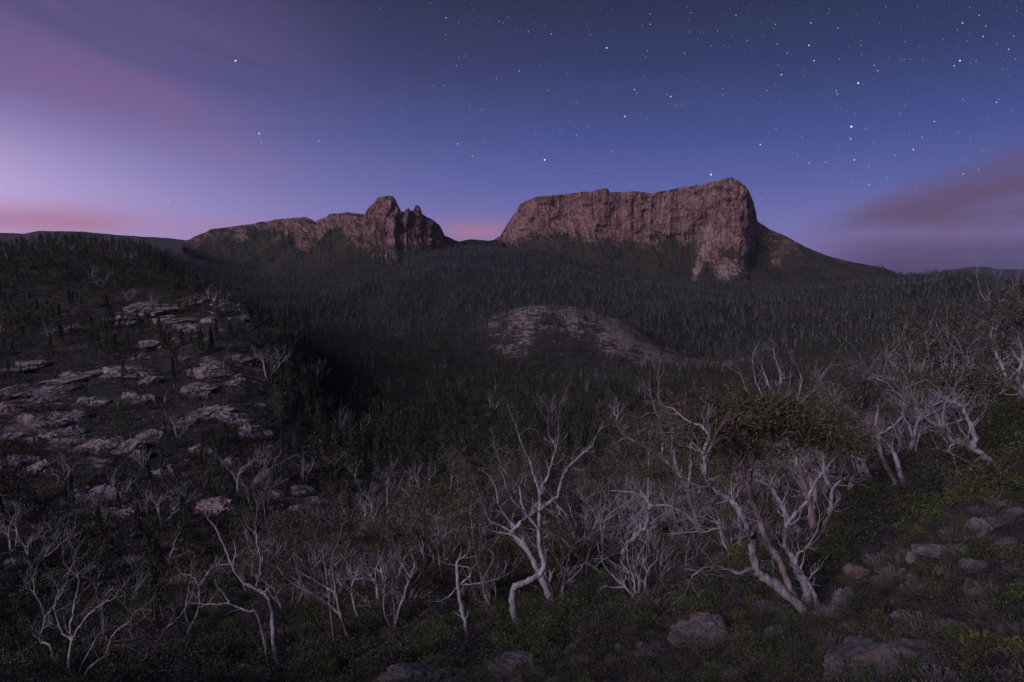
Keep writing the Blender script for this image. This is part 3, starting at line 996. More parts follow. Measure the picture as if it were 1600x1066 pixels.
def twig_shrub_mesh(rng, w, h, n=60, mat=None, r=0.006):
    B = Tubes()
    for _ in range(n):
        a = rng.uniform(0, 6.28); q = rng.random() ** 0.5
        e = np.array([math.cos(a) * w * q, math.sin(a) * w * q, h * rng.uniform(0.5, 1.0) * (1.1 - 0.5 * q)])
        B.tube([np.array([0, 0, -0.05]), e * 0.55 + rng.normal(size=3) * 0.05 * w, e], [r * 1.6, r * 1.2, r], 3)
    return B.mesh('twigs', mat or M_GREYTWIG)


def rock_mesh(name, rng, mat, sub=4, flat=0.6, cuts=14, rough=0.10, size=1.0, crack=0.10):
    bm = bmesh.new()
    bmesh.ops.create_icosphere(bm, subdivisions=sub, radius=1.0)
    V = np.array([v.co[:] for v in bm.verts]); T = np.array([[v.index for v in f.verts] for f in bm.faces])
    bm.free()
    off = rng.uniform(0, 50, 3)
    V = V * (1 + 0.30 * fbm(V[:, 0] * 1.2 + off[0], V[:, 1] * 1.2 + off[1], V[:, 2] * 1.2 + off[2], 3))[:, None]
    for _ in range(cuts):
        n = unit(rng.normal(size=3)); dd = rng.uniform(0.52, 0.88)
        k = np.maximum(0, V @ n - dd)
        V = V - k[:, None] * n * 0.93
    cr = vnoise(V[:, 0] * 1.7 + off[1], V[:, 1] * 1.7 + off[2], V[:, 2] * 1.2 + off[0])
    cr2 = vnoise(V[:, 0] * 3.1 + off[2], V[:, 1] * 3.1 + off[0], V[:, 2] * 2.1)
    V = V * (1 - crack * np.exp(-(cr / 0.07) ** 2) - 0.6 * crack * np.exp(-(cr2 / 0.09) ** 2))[:, None]
    V = V * (1 + rough * fbm(V[:, 0] * 4 + off[0], V[:, 1] * 4 + off[1], V[:, 2] * 4, 4, ridged=True))[:, None]
    V[:, 2] *= flat
    return mk_mesh(name, V * size, None, T, mat, False)


def scatter(name, label, cat, protos, P, scale, rz, kind, tilt=None):
    """one uncountable mass: copies of the prototype meshes standing on points"""
    n = len(P)
    me = bpy.data.meshes.new(name)
    me.vertices.add(n); me.vertices.foreach_set('co', np.asarray(P, np.float32).ravel())
    a = me.attributes.new('kind', 'INT', 'POINT'); a.data.foreach_set('value', np.asarray(kind, np.int32))
    a = me.attributes.new('scl', 'FLOAT', 'POINT'); a.data.foreach_set('value', np.asarray(scale, np.float32))
    rot = np.zeros((n, 3), np.float32); rot[:, 2] = rz
    if tilt is not None:
        rot[:, 0] = tilt[0]; rot[:, 1] = tilt[1]
    a = me.attributes.new('rot', 'FLOAT_VECTOR', 'POINT'); a.data.foreach_set('vector', rot.ravel())
    o = link(name, me)
    ng = bpy.data.node_groups.new(name, 'GeometryNodeTree')
    ng.interface.new_socket('Geometry', in_out='INPUT', socket_type='NodeSocketGeometry')
    ng.interface.new_socket('Geometry', in_out='OUTPUT', socket_type='NodeSocketGeometry')
    gi = ng.nodes.new('NodeGroupInput'); go = ng.nodes.new('NodeGroupOutput')
    join = ng.nodes.new('GeometryNodeJoinGeometry')
    def named(nm, typ):
        q = ng.nodes.new('GeometryNodeInputNamedAttribute'); q.data_type = typ
        q.inputs[0].default_value = nm
        return q.outputs[0]
    k, s, r = named('kind', 'INT'), named('scl', 'FLOAT'), named('rot', 'FLOAT_VECTOR')
    e2r = ng.nodes.new('FunctionNodeEulerToRotation'); ng.links.new(r, e2r.inputs[0])
    for i, pm in enumerate(protos):
        po = bpy.data.objects.new(name + '_piece', pm)
        oi = ng.nodes.new('GeometryNodeObjectInfo'); oi.inputs['Object'].default_value = po
        oi.inputs['As Instance'].default_value = True
        cmp_ = ng.nodes.new('FunctionNodeCompare'); cmp_.data_type = 'INT'; cmp_.operation = 'EQUAL'
        ng.links.new(k, cmp_.inputs[2]); cmp_.inputs[3].default_value = i
        ip = ng.nodes.new('GeometryNodeInstanceOnPoints')
        ng.links.new(gi.outputs[0], ip.inputs['Points'])
        ng.links.new(cmp_.outputs[0], ip.inputs['Selection'])
        ng.links.new(oi.outputs['Geometry'], ip.inputs['Instance'])
        ng.links.new(e2r.outputs[0], ip.inputs['Rotation'])
        ng.links.new(s, ip.inputs['Scale'])
        ng.links.new(ip.outputs[0], join.inputs[0])
    ng.links.new(join.outputs[0], go.inputs[0])
    md = o.modifiers.new('scatter', 'NODES'); md.node_group = ng
    tag(o, label, cat, kind='stuff')
    return o


def fan_points(n, r0, r1, a0, a1, rng, power=0.0):
    """points on the ground, even per unit area (power 0) or denser near (power > 0)"""
    u = rng.random(n)
    e = 2.0 - power
    r = (r0 ** e + u * (r1 ** e - r0 ** e)) ** (1 / e)
    th = np.radians(rng.uniform(a0, a1, n))
    x, y = np.sin(th) * r, np.cos(th) * r
    return np.stack([x, y, height(x, y)], -1)


# ------------------------------------------------------------------ hero trees of the near slope
hero = traced_tree
hero('snow_gum', 'big many stemmed snow gum with a long low limb reaching out over boulders', 'tree', None, (1262, 955), [
    ([(1262, 962), (1250, 948), (1216, 917), (1194, 902), (1181, 889), (1177, 864), (1177, 842), (1169, 824), (1153, 795), (1141, 780), (1119, 767), (1106, 755), (1102, 734), (1100, 703), (1108, 684), (1100, 669), (1081, 661)], 22, 4, -0.8),
    ([(1181, 892), (1150, 894), (1119, 886), (1100, 889), (1081, 903), (1073, 912)], 9, 2.5, -1.2),
    ([(1255, 950), (1237, 927), (1219, 877), (1203, 855), (1191, 824), (1178, 789), (1169, 758), (1166, 737), (1150, 712), (1128, 684), (1106, 670), (1090, 662)], 19, 4, 0.8, M_BARKPINK),
    ([(1168, 742), (1175, 731), (1184, 712), (1206, 694)], 8, 3, 0.5, M_BARKPINK),
    ([(1268, 955), (1259, 920), (1244, 889), (1241, 874), (1228, 858), (1226, 839), (1231, 817), (1244, 802), (1262, 780), (1272, 755), (1287, 736)], 20, 4, 0.5),
    ([(1280, 945), (1270, 925), (1256, 900), (1244, 889)], 12, 8, 0.3),
    ([(1244, 886), (1246, 870), (1258, 858)], 8, 3, -0.6),
    ([(1177, 842), (1160, 826), (1130, 826), (1102, 832)], 6, 2, -0.9),
    ([(1141, 780), (1120, 790), (1098, 786)], 6, 2, -0.6),
    ([(1196, 866), (1208, 880), (1210, 902)], 5, 3, -0.3),
], [(1110, 655, 70, 24, 0.2, 150), (1190, 645, 90, 24, 0.8, 170), (1255, 665, 80, 30, 0.9, 140), (1075, 690, 50, 28, -0.4, 90), (1310, 700, 50, 30, 0.8, 80), (1150, 705, 60, 24, 0.9, 70)], seed=3, twig=1.15, leaf_size=0.10)
hero('snow_gum', 'thick trunked snow gum crowded behind the big many stemmed gum', 'tree', None, (1272, 850), [
    ([(1274, 856), (1272, 830), (1268, 800), (1259, 764), (1250, 733), (1243, 710)], 26, 7, 0.3, M_BARKPINK),
    ([(1269, 852), (1250, 830), (1231, 808), (1216, 780), (1200, 758), (1178, 750)], 17, 5, -0.4),
    ([(1282, 850), (1286, 827), (1298, 797), (1300, 767), (1318, 748), (1347, 735)], 12, 2.5, 0.2),
    ([(1262, 790), (1275, 762), (1262, 735), (1280, 705)], 10, 4, 0.4),
    ([(1269, 854), (1240, 842), (1212, 832)], 12, 5, -0.5),
], [(1300, 690, 60, 34, 0.3, 110), (1330, 725, 34, 20, 0.6, 40)], seed=4, twig=1.0)
hero('snow_gum', 'pale gum leaning out from the dark shrubs with a forked sinuous trunk', 'tree', None, (1574, 752), [
    ([(1576, 754), (1553, 725), (1537, 712), (1519, 700), (1491, 691), (1475, 675), (1447, 653), (1424, 632)], 15, 5, -1.0),
    ([(1519, 700), (1523, 681), (1509, 647), (1503, 634), (1487, 628)], 12, 5, 0.6),
    ([(1478, 678), (1474, 655), (1476, 640)], 7, 3, 0.2),
    ([(1491, 691), (1478, 706), (1462, 700)], 4, 1.5, -0.4),
], [(1470, 600, 60, 20, 0.3, 80), (1520, 600, 44, 22, 0.6, 60)], seed=5, twig=1.3)
hero('snow_gum', 'slim dark trunked gum with a curled pale side branch', 'tree', None, (1412, 778), [
    ([(1413, 782), (1394, 744), (1378, 712), (1370, 681), (1368, 664), (1355, 640)], 13, 5, 0.2, M_BARKPINK),
    ([(1370, 675), (1391, 669), (1409, 650), (1412, 628)], 6, 2, -0.5),
    ([(1420, 735), (1400, 715), (1388, 696), (1372, 678)], 12, 5, 0.6),
    ([(1369, 668), (1372, 640), (1374, 615), (1380, 590)], 7, 3, 0.4),
], [(1370, 600, 52, 24, 0.4, 100), (1335, 625, 40, 22, 0.2, 60)], leaf=M_GUMRED, seed=6, twig=1.3)
hero('snow_gum', 'snow gum with stout pale limb thrust sideways over green shrubs', 'tree', None, (1625, 690), [
    ([(1630, 700), (1622, 650), (1600, 619), (1578, 601), (1550, 584), (1528, 577)], 16, 4, -0.3),
    ([(1600, 619), (1590, 590), (1598, 560), (1592, 525)], 9, 3, 0.4),
    ([(1550, 584), (1530, 598), (1508, 600)], 5, 2, -0.4),
    ([(1578, 601), (1560, 560), (1548, 530), (1552, 505)], 7, 2.5, 0.5),
], [(1570, 500, 50, 28, 0.4, 110), (1530, 540, 40, 22, 0.2, 70), (1610, 490, 50, 30, 0.6, 80)], leaf=M_GUMRED, seed=7, twig=1.5)
hero('dead_gum', 'leafless fan of bleached stems rising from behind the big gum crown', 'tree', None, (1215, 690), [
    ([(1216, 690), (1217, 630), (1220, 596), (1219, 580), (1211, 559)], 7, 2, 0.0),
    ([(1217, 640), (1205, 610), (1194, 582), (1188, 566)], 5, 2, -0.5),
    ([(1216, 636), (1195, 622), (1180, 592), (1176, 562)], 4, 1.5, 0.4),
    ([(1216, 638), (1190, 632), (1168, 612), (1160, 590)], 4, 1.5, -0.4),
], [], bark=M_DEAD, seed=8, twig=0.8, dist=58)
hero('dead_gum', 'leafless gum with short broken crown and twisted pale side limbs', 'tree', None, (1282, 720), [
    ([(1283, 730), (1281, 668), (1284, 645), (1290, 622)], 9, 3, 0),
    ([(1282, 664), (1258, 640), (1246, 634), (1252, 600)], 7, 2.5, -0.4),
    ([(1283, 655), (1304, 655), (1312, 640), (1298, 625)], 6, 2, 0.3),
    ([(1252, 632), (1270, 610), (1282, 592)], 4, 1.5, 0.2),
], [], bark=M_DEAD, seed=9, twig=1.3, dist=40)
hero('dead_gum', 'tall leafless gum whose trunk snakes up beside a heavy leaning trunk', 'tree', None, (812, 985), [
    ([(812, 990), (803, 952), (803, 920), (819, 911), (841, 899), (850, 883), (844, 858), (842, 827), (844, 795), (843, 767), (837, 750), (828, 719), (819, 703)], 17, 3.5, -0.5),
    ([(844, 797), (869, 777), (878, 749), (886, 733), (900, 718), (926, 697)], 9, 2.5, 0.6),
    ([(844, 768), (855, 745), (862, 725), (872, 687)], 7, 2, -0.5),
    ([(862, 725), (868, 700), (858, 680)], 4, 1.5, 0.3),
    ([(843, 815), (820, 800), (800, 780), (786, 742)], 6, 2, -0.6),
], [], bark=M_DEAD, seed=10, twig=0.85)
hero('dead_gum', 'heavy leafless gum leaning left with a spray of bare white twigs', 'tree', None, (866, 949), [
    ([(868, 954), (850, 911), (837, 883), (822, 855), (803, 836), (806, 824), (825, 808), (834, 795)], 17, 6, 0.4),
    ([(803, 836), (785, 822), (766, 814), (758, 800)], 7, 2, -0.4),
    ([(806, 826), (790, 806), (778, 785), (775, 762)], 7, 2, 0.5),
    ([(825, 808), (815, 785), (812, 765), (800, 748)], 7, 2, 0.3),
    ([(800, 836), (778, 832), (757, 826)], 5, 1.5, -0.6),
], [], bark=M_DEAD, seed=12, twig=1.35)
hero('dead_tree', 'grey splintered dead trunk standing alone among green shrubs', 'tree', None, (733, 1008), [
    ([(735, 1014), (728, 980), (722, 952), (716, 914), (714, 886)], 11, 8, 0.2),
    ([(716, 905), (735, 900), (730, 886), (700, 882)], 5, 2, -0.3),
    ([(718, 912), (745, 912), (780, 904)], 5, 1.5, 0.5),
    ([(717, 926), (704, 930), (690, 938)], 4, 2, -0.2),
], [], bark=M_DEAD, seed=13, twig=0.35, twig_levels=1)
hero('snow_gum', 'very thin straight gum sapling beside the splintered dead trunk', 'tree', None, (764, 962), [
    ([(764, 966), (753, 908), (745, 872), (739, 840), (737, 815)], 6, 2.5, 0.1),
    ([(751, 900), (772, 868), (752, 846), (750, 820)], 3.5, 1.5, 0.3),
], [(735, 800, 36, 22, 0, 60), (760, 815, 30, 16, 0.4, 40)], seed=14, twig=0.8)
hero('snow_gum', 'crooked gum with an elbow bend and flat spreading top twigs', 'tree', None, (972, 898), [
    ([(972, 902), (974, 876), (976, 858), (991, 839), (1009, 824), (1013, 808), (1016, 790), (1006, 774)], 13, 6, 0.1),
    ([(1014, 788), (1044, 790), (1069, 802), (1086, 822)], 6, 2, -0.4),
    ([(1006, 776), (990, 770), (974, 768), (954, 767)], 5, 1.5, 0.3),
    ([(1012, 818), (1030, 808), (1048, 798)], 4, 1.5, 0.4),
    ([(976, 858), (970, 850), (972, 842)], 4, 2, -0.1),
], [(990, 735, 52, 24, 0.3, 90), (1035, 750, 36, 18, 0.3, 40)], seed=15, twig=1.0)
hero('snow_gum', 'pinkish trunked gum with a bare limb slanting far to one side', 'tree', None, (1100, 848), [
    ([(1102, 852), (1094, 828), (1081, 792), (1074, 764), (1059, 737), (1034, 716), (1000, 694), (975, 680), (964, 664)], 16, 3, -0.2, M_BARKPINK),
    ([(1052, 733), (1054, 712), (1052, 694)], 9, 4, 0.1),
    ([(1037, 716), (1036, 690), (1031, 662), (1022, 634)], 7, 2, 0.5),
    ([(1072, 760), (1080, 730), (1078, 700)], 7, 3, -0.3),
    ([(1090, 822), (1072, 800), (1058, 790)], 8, 3, -0.4),
    ([(1018, 706), (1014, 690), (1020, 672)], 4, 1.5, -0.2),
], [(1010, 655, 44, 20, 0.5, 70), (1055, 672, 46, 22, 0.5, 90), (985, 700, 36, 20, 0.2, 50)], leaf=M_GUMRED, seed=16, twig=1.1)
hero('dead_gum', 'bare gum with a smooth swan necked trunk and one long low limb', 'tree', None, (434, 1043), [
    ([(436, 1048), (432, 1020), (428, 999), (427, 958), (419, 933), (400, 920), (378, 908), (364, 886), (350, 852), (334, 820)], 15, 3, -0.3),
    ([(420, 980), (404, 964), (388, 955), (359, 944), (322, 945)], 8, 2, -0.6),
    ([(364, 886), (366, 872), (368, 860)], 5, 2, 0.2),
    ([(402, 920), (406, 895), (407, 874), (401, 845), (399, 822)], 5, 2, 0.7),
    ([(432, 1040), (418, 1030), (405, 1012)], 6, 2, 0.4),
    ([(359, 944), (352, 930), (340, 918)], 3.5, 1.5, 0.2),
], [], bark=M_DEAD, seed=17, twig=0.28, twig_levels=1)
hero('dead_gum', 'wide leafless thicket of grey stems fanning from one foot', 'tree', None, (118, 1062), [
    ([(118, 1085), (108, 1040), (112, 1000), (110, 975), (118, 940), (124, 910)], 9, 2.5, 0.2),
    ([(116, 1080), (90, 1040), (76, 1008), (62, 1000), (70, 965), (54, 925)], 7, 2, 0.5),
    ([(116, 1080), (140, 1045), (165, 1022), (178, 990), (200, 974)], 7, 2, -0.4),
    ([(112, 1000), (130, 970), (150, 950), (168, 938)], 6, 2, -0.5),
    ([(110, 1010), (96, 985), (86, 950), (92, 925)], 5, 2, 0.4),
    ([(118, 1075), (128, 1040), (150, 1000), (160, 985)], 6, 2, 0.8),
    ([(70, 968), (82, 950), (100, 920)], 4, 1.5, -0.2),
    ([(118, 1078), (70, 1062), (40, 1052), (10, 1060)], 6, 2, -0.6),
], [], bark=M_DEAD, seed=18, twig=1.0)
hero('snow_gum', 'open gum with forked bare trunk and rusty foliage among dark shrubs', 'tree', None, (228, 1055), [
    ([(228, 1075), (226, 1039), (247, 1008), (256, 986), (281, 964)], 7, 2, 0.2),
    ([(227, 1036), (230, 1010), (215, 1002), (192, 1000)], 5, 2, -0.5),
    ([(247, 1008), (245, 985), (230, 965)], 4, 1.5, 0.3),
], [(225, 990, 46, 22, 0.3, 60)], leaf=M_GUMRED, seed=19, twig=1.0)
hero('dead_gum', 'small grey dead gum with ragged twiggy top beside the conifers', 'tree', None, (290, 1006), [
    ([(290, 1010), (297, 980), (312, 949), (312, 917), (322, 900), (332, 886)], 6, 2, 0),
    ([(310, 952), (326, 942), (334, 930)], 3.5, 1.5, 0.3),
    ([(298, 980), (290, 955), (294, 925)], 3.5, 1.5, -0.3),
    ([(312, 918), (302, 902), (294, 898)], 3.5, 1.5, 0.2),
], [], bark=M_DEAD, seed=20, twig=1.3)
hero('snow_gum', 'wide spreading gum with long bare left limb under a rusty crown', 'tree', None, (550, 1013), [
    ([(552, 1018), (542, 990), (534, 967), (516, 945), (487, 927), (456, 911), (437, 889), (430, 868)], 9, 2, -0.3, M_BARKPINK),
    ([(534, 963), (525, 927), (522, 902), (519, 870), (528, 850)], 7, 2.5, 0.5),
    ([(487, 927), (470, 905), (462, 880), (446, 858)], 5, 1.5, 0.4),
    ([(520, 885), (505, 865), (490, 850)], 4, 1.5, 0.1),
    ([(525, 930), (505, 915), (480, 900), (462, 890)], 5, 1.5, 0.3),
], [(470, 832, 50, 28, 0.3, 120), (520, 830, 46, 26, 0.5, 110), (420, 866, 40, 26, 0.2, 70)], leaf=M_GUMRED, seed=21, twig=1.0)
hero('snow_gum', 'short stout gum with level side limbs between thin gum stems', 'tree', None, (564, 984), [
    ([(565, 988), (556, 952), (550, 925), (553, 905), (560, 892)], 8, 3, 0.1),
    ([(550, 925), (534, 914), (524, 902)], 5, 2, -0.4),
    ([(553, 905), (575, 905), (600, 916), (622, 918)], 4, 1.5, 0.3),
    ([(553, 900), (548, 880), (556, 862)], 4, 1.5, 0.3),
], [(560, 850, 44, 22, 0.3, 80)], seed=22, twig=1.2)
hero('snow_gum', 'pair of crossing slender gum stems forming a narrow V at the foot', 'tree', None, (616, 990), [
    ([(617, 994), (620, 967), (631, 933), (641, 902), (648, 880), (642, 862)], 7, 2.5, 0.3),
    ([(615, 992), (600, 955), (602, 914), (600, 886), (590, 862)], 5, 2, -0.4),
    ([(641, 902), (630, 885), (618, 870)], 4, 1.5, 0.2),
    ([(600, 886), (612, 868), (606, 845)], 4, 1.5, -0.1),
    ([(617, 992), (616, 950), (612, 920)], 4, 1.5, 0.1),
], [(640, 838, 44, 22, 0.3, 90), (600, 840, 36, 20, 0.0, 60)], seed=23, twig=1.2)
hero('snow_gum', 'upright gum with a smooth grey trunk forking below a twiggy top', 'tree', None, (692, 912), [
    ([(693, 916), (688, 885), (685, 860), (684, 848)], 7, 4, 0.0),
    ([(685, 856), (674, 842), (664, 836)], 4.5, 1.5, -0.3),
    ([(684, 852), (694, 838), (704, 832)], 4, 1.5, 0.3),
    ([(684, 850), (686, 830), (680, 812)], 4, 1.5, 0.2),
], [(690, 805, 46, 20, 0.2, 80)], seed=24, twig=1.3)
hero('fallen_tree', 'fallen grey gum trunk sloping down into the scrub with upturned twigs', 'tree', None, (956, 905), [
    ([(958, 908), (930, 888), (900, 867), (886, 850), (872, 838), (850, 828)], 8, 3, 0.6),
    ([(940, 894), (941, 870), (940, 845), (938, 812)], 3.5, 1.5, 0.1),
    ([(915, 878), (918, 865), (922, 858)], 2.5, 1, 0.1),
    ([(950, 902), (962, 885), (940, 878)], 3.5, 1.5, -0.3),
], [], bark=M_DEAD, seed=25, twig=0.3, twig_levels=1)
hero('dead_branch', 'bleached log end lying among shrubs below the crooked gum', 'branch', None, (1045, 900), [
    ([(1034, 896), (1046, 888), (1064, 886), (1082, 878)], 9, 3, -0.2),
    ([(1040, 890), (1034, 882), (1032, 876)], 5, 2, 0.0),
], [], bark=M_DEAD, seed=26, twig=0.3, twig_levels=1)

# further gums read off the photograph one by one: foot, height, crown
rngt = np.random.default_rng(77)
GUMS = [unlink_proto(proc_gum('snow_gum', np.random.default_rng(100 + i), 6.0, 2 + i % 3, lf, bark, leaf, 0.55, 70, 0.16, ln, 1.2, 2))
        for i, (lf, bark, leaf, ln) in enumerate([(0.55, M_BARK, M_GUM, (-.3, 0)), (0.5, M_BARK, M_GUMRED, (-.5, .1)), (0.6, M_BARKPINK, M_GUM, (0.2, 0)),
                                                  (0.45, M_BARK, M_GUM, (-.4, -.2)), (0.5, M_BARK, M_GUMRED, (-.2, .2)), (0.35, M_BARK, M_GUM, (-.6, 0))])]
DEADS = [unlink_proto(proc_gum('dead_tree', np.random.default_rng(200 + i), 5.0, ns, 0, M_DEAD, None, sp, lean=ln, rscale=1.5, levels=lv))
         for i, (ns, sp, ln, lv) in enumerate([(1, 0.1, (0.15, 0), 3), (2, 0.5, (0, 0), 3), (3, 0.6, (-.1, 0), 2), (2, 0.35, (0.3, 0), 3), (1, 0.2, (-.3, 0), 3), (4, 0.8, (0, 0), 2), (1, 0.05, (0, 0), 2)])]
GUM_H = [max(v.co.z for c in g.children for v in c.data.vertices) for g in GUMS]
DEAD_H = [max(v.co.z for c in g.children for v in c.data.vertices) for g in DEADS]


def place(protos, hs, k, px, py, hpx, dist=None, sq=1.0):
    g = ground_at(px, py)[0]
    if dist is not None:
        g = g * (dist / g[1]); g[2] = height(g[0], g[1])
    H = hpx * g[1] / F
    s = H / hs[k]
    return copy_thing(protos[k], g.tolist(), rngt.uniform(-0.6, 0.6), (s * sq, s * sq, s))


GUM_LOOK = ['olive crown on two stems', 'rusty crown on three leaning stems', 'pinkish stems', 'thin olive crown', 'rusty spreading crown', 'sparse windswept crown']
DEAD_LOOK = ['single tall stem', 'two spreading stems', 'three spreading stems', 'two stems bent one way', 'single stem leaning over', 'low wide fan of stems', 'bare upright spar']
L_RIGHT = ('snow gum with pale twisted branches in the dense gum thicket on the steep bank', 'snow gums of the bank thicket')
for (px, py, h, d) in [(1300, 690, 90, 46), (1340, 680, 105, 48), (1385, 660, 105, 52), (1430, 640, 110, 52), (1475, 625, 115, 52), (1520, 600, 115, 50), (1565, 590, 120, 48), (1605, 575, 125, 46),
                       (1360, 720, 100, 40), (1450, 690, 110, 42), (1590, 640, 130, 40), (1320, 740, 100, 38), (1250, 720, 95, 44), (1410, 610, 80, 60), (1545, 560, 90, 58), (1490, 575, 80, 60), (1640, 600, 150, 38)]:
    k = int(rngt.integers(0, len(GUMS)))
    o = place(GUMS, GUM_H, k, px, py, h, d)
    tag(o, 'snow gum with %s in the bank thicket' % GUM_LOOK[k], 'tree', 'snow gums of the bank thicket, ' + GUM_LOOK[k])
for _ in range(46):
    px = rngt.uniform(1150, 1640); d = rngt.uniform(36, 62)
    k = int(rngt.choice([0, 1, 3, 4, 5]))
    th = math.atan((px - 800) / F); x_, y_ = math.tan(th) * d, d
    g = np.array([x_, y_, height(x_, y_)])
    qx, qy, _z = w2px(g)
    if qx < 1330 and d < 44:
        continue
    sH = rngt.uniform(4.6, 7.2) * (1.0 if px > 1350 else 0.8) / GUM_H[k]
    o = copy_thing(GUMS[k], g.tolist(), rngt.uniform(-0.8, 0.8), sH)
    tag(o, 'snow gum with %s in the bank thicket' % GUM_LOOK[k], 'tree', 'snow gums of the bank thicket, ' + GUM_LOOK[k])
for _ in range(28):
    px = rngt.uniform(1180, 1620); d = rngt.uniform(38, 60)
    k = int(rngt.choice([1, 2, 3, 5]))
    x_ = (px - 800) / F * d
    o = copy_thing(DEADS[k], (x_, d, float(height(x_, d))), rngt.uniform(-1, 1), rngt.uniform(4.4, 6.8) * (1.0 if px > 1350 else 0.75) / DEAD_H[k])
    tag(o, 'bleached leafless gum, %s, crowded in the bank thicket' % DEAD_LOOK[k], 'tree', 'dead gums of the bank thicket, ' + DEAD_LOOK[k])
L_MID = ('slender snow gum with thin olive crown in the gum belt below the boulders', 'snow gums of the lower belt')
for (px, py, h) in [(450, 960, 110), (490, 900, 80), (575, 920, 90), (610, 860, 75), (650, 905, 85), (660, 850, 70), (700, 880, 110), (720, 840, 90), (755, 870, 120), (780, 860, 130), (790, 800, 90), (740, 800, 80),
                    (820, 780, 90), (880, 830, 100), (905, 790, 90), (930, 840, 110), (950, 780, 90), (985, 830, 110), (1010, 770, 90), (1040, 830, 110), (1060, 780, 100), (920, 900, 90), (400, 930, 85), (1130, 760, 100),
                    (530, 870, 70), (690, 820, 70), (850, 770, 70), (970, 730, 70), (1100, 730, 80), (1180, 730, 90), (640, 960, 90), (770, 930, 90)]:
    k = int(rngt.integers(0, len(GUMS)))
    o = place(GUMS, GUM_H, k, px, py, h)
    tag(o, 'small snow gum with %s in the lower gum belt' % GUM_LOOK[k], 'tree', 'snow gums of the lower belt, ' + GUM_LOOK[k])

for _ in range(36):
    px = rngt.uniform(380, 1130); py = rngt.uniform(760, 960) - max(0, px - 700) * 0.12
    k = int(rngt.integers(0, len(GUMS)))
    if rngt.random() < 0.6:
        o = place(GUMS, GUM_H, k, px, py, rngt.uniform(70, 115) * (0.5 + 0.5 * (py - 650) / 300))
        tag(o, 'small snow gum with %s in the lower gum belt' % GUM_LOOK[k], 'tree', 'snow gums of the lower belt, ' + GUM_LOOK[k])
    else:
        k = int(rngt.integers(0, 6))
        o = place(DEADS, DEAD_H, k, px, py, rngt.uniform(60, 100) * (0.5 + 0.5 * (py - 650) / 300))
        tag(o, 'grey leafless gum, %s, in the lower gum belt' % DEAD_LOOK[k], 'tree', 'dead gums of the lower belt, ' + DEAD_LOOK[k])
for _ in range(52):
    px = rngt.uniform(400, 1160); py = rngt.uniform(850, 985) - max(0, px - 760) * 0.16
    if rngt.random() < 0.55:
        k = int(rngt.choice([0, 2, 3, 5]))
        o = place(GUMS, GUM_H, k, px, py, rngt.uniform(95, 150))
        tag(o, 'tall slender snow gum with %s in the lower gum belt' % GUM_LOOK[k], 'tree', 'tall snow gums of the lower belt, ' + GUM_LOOK[k])
    else:
        k = int(rngt.choice([0, 1, 3, 4, 5]))
        o = place(DEADS, DEAD_H, k, px, py, rngt.uniform(80, 135))
        tag(o, 'tall grey leafless gum, %s, in the lower gum belt' % DEAD_LOOK[k], 'tree', 'tall dead gums of the lower belt, ' + DEAD_LOOK[k])
for _ in range(30):
    px = rngt.uniform(1290, 1640); d = rngt.uniform(31, 46)
    x_ = (px - 800) / F * d; g = (x_, d, float(height(x_, d)))
    if rngt.random() < 0.5:
        k = int(rngt.choice([0, 3, 5])); o = copy_thing(GUMS[k], g, rngt.uniform(-.8, .8), rngt.uniform(4.2, 6.0) / GUM_H[k])
        tag(o, 'snow gum with %s in the bank thicket' % GUM_LOOK[k], 'tree', 'snow gums of the bank thicket, ' + GUM_LOOK[k])
    else:
        k = int(rngt.choice([1, 3, 4, 5])); o = copy_thing(DEADS[k], g, rngt.uniform(-.8, .8), rngt.uniform(3.8, 5.6) / DEAD_H[k])
        tag(o, 'bleached leafless gum, %s, crowded in the bank thicket' % DEAD_LOOK[k], 'tree', 'dead gums of the bank thicket, ' + DEAD_LOOK[k])
# dead trees on the rocky left hillside, each where the photograph has one
L_DEAD = ('bleached leafless tree standing among rock slabs and scrub on the facing hillside', 'dead trees of the rocky hillside')
DL = [(460, 541, 28, 0), (492, 613, 46, 0), (418, 590, 46, 3), (399, 566, 22, 2), (470, 612, 30, 4), (547, 628, 34, 6), (92, 762, 46, 1), (378, 773, 68, 3), (475, 754, 48, 2), (228, 800, 44, 2), (255, 815, 56, 3),
      (22, 862, 66, 1), (53, 884, 66, 3), (278, 684, 40, 3), (224, 732, 38, 2), (186, 775, 44, 5), (545, 694, 54, 5), (606, 653, 26, 5), (86, 656, 24, 6), (184, 640, 24, 4), (257, 630, 22, 6), (78, 530, 22, 2),
      (155, 448, 32, 5), (205, 412, 24, 2), (115, 395, 18, 2), (43, 470, 18, 6), (200, 470, 18, 3), (330, 470, 24, 5), (300, 475, 20, 2), (355, 480, 22, 4), (380, 505, 22, 2), (240, 475, 18, 5), (430, 545, 30, 4), (350, 580, 26, 6),
      (860, 662, 42, 0), (918, 617, 22, 1), (878, 648, 22, 6), (1004, 580, 22, 1), (770, 640, 24, 5), (735, 600, 18, 2), (720, 605, 20, 2), (690, 590, 18, 6), (600, 800, 72, 0), (640, 790, 50, 4), (555, 760, 46, 4), (520, 750, 40, 0), (420, 790, 30, 6),
      (700, 770, 64, 0), (265, 885, 62, 6), (575, 820, 60, 1), (960, 650, 30, 4), (1000, 620, 26, 1), (165, 820, 30, 4), (70, 790, 20, 6), (320, 640, 20, 6), (300, 610, 18, 2), (145, 700, 22, 4), (205, 690, 24, 6)]
for (px, py, h, k) in DL:
    o = place(DEADS, DEAD_H, k, px, py, h * 1.2)
    tag(o, 'bleached leafless tree, %s, among rock and scrub on the facing slopes' % DEAD_LOOK[k], 'tree', 'dead trees of the facing slopes, ' + DEAD_LOOK[k])

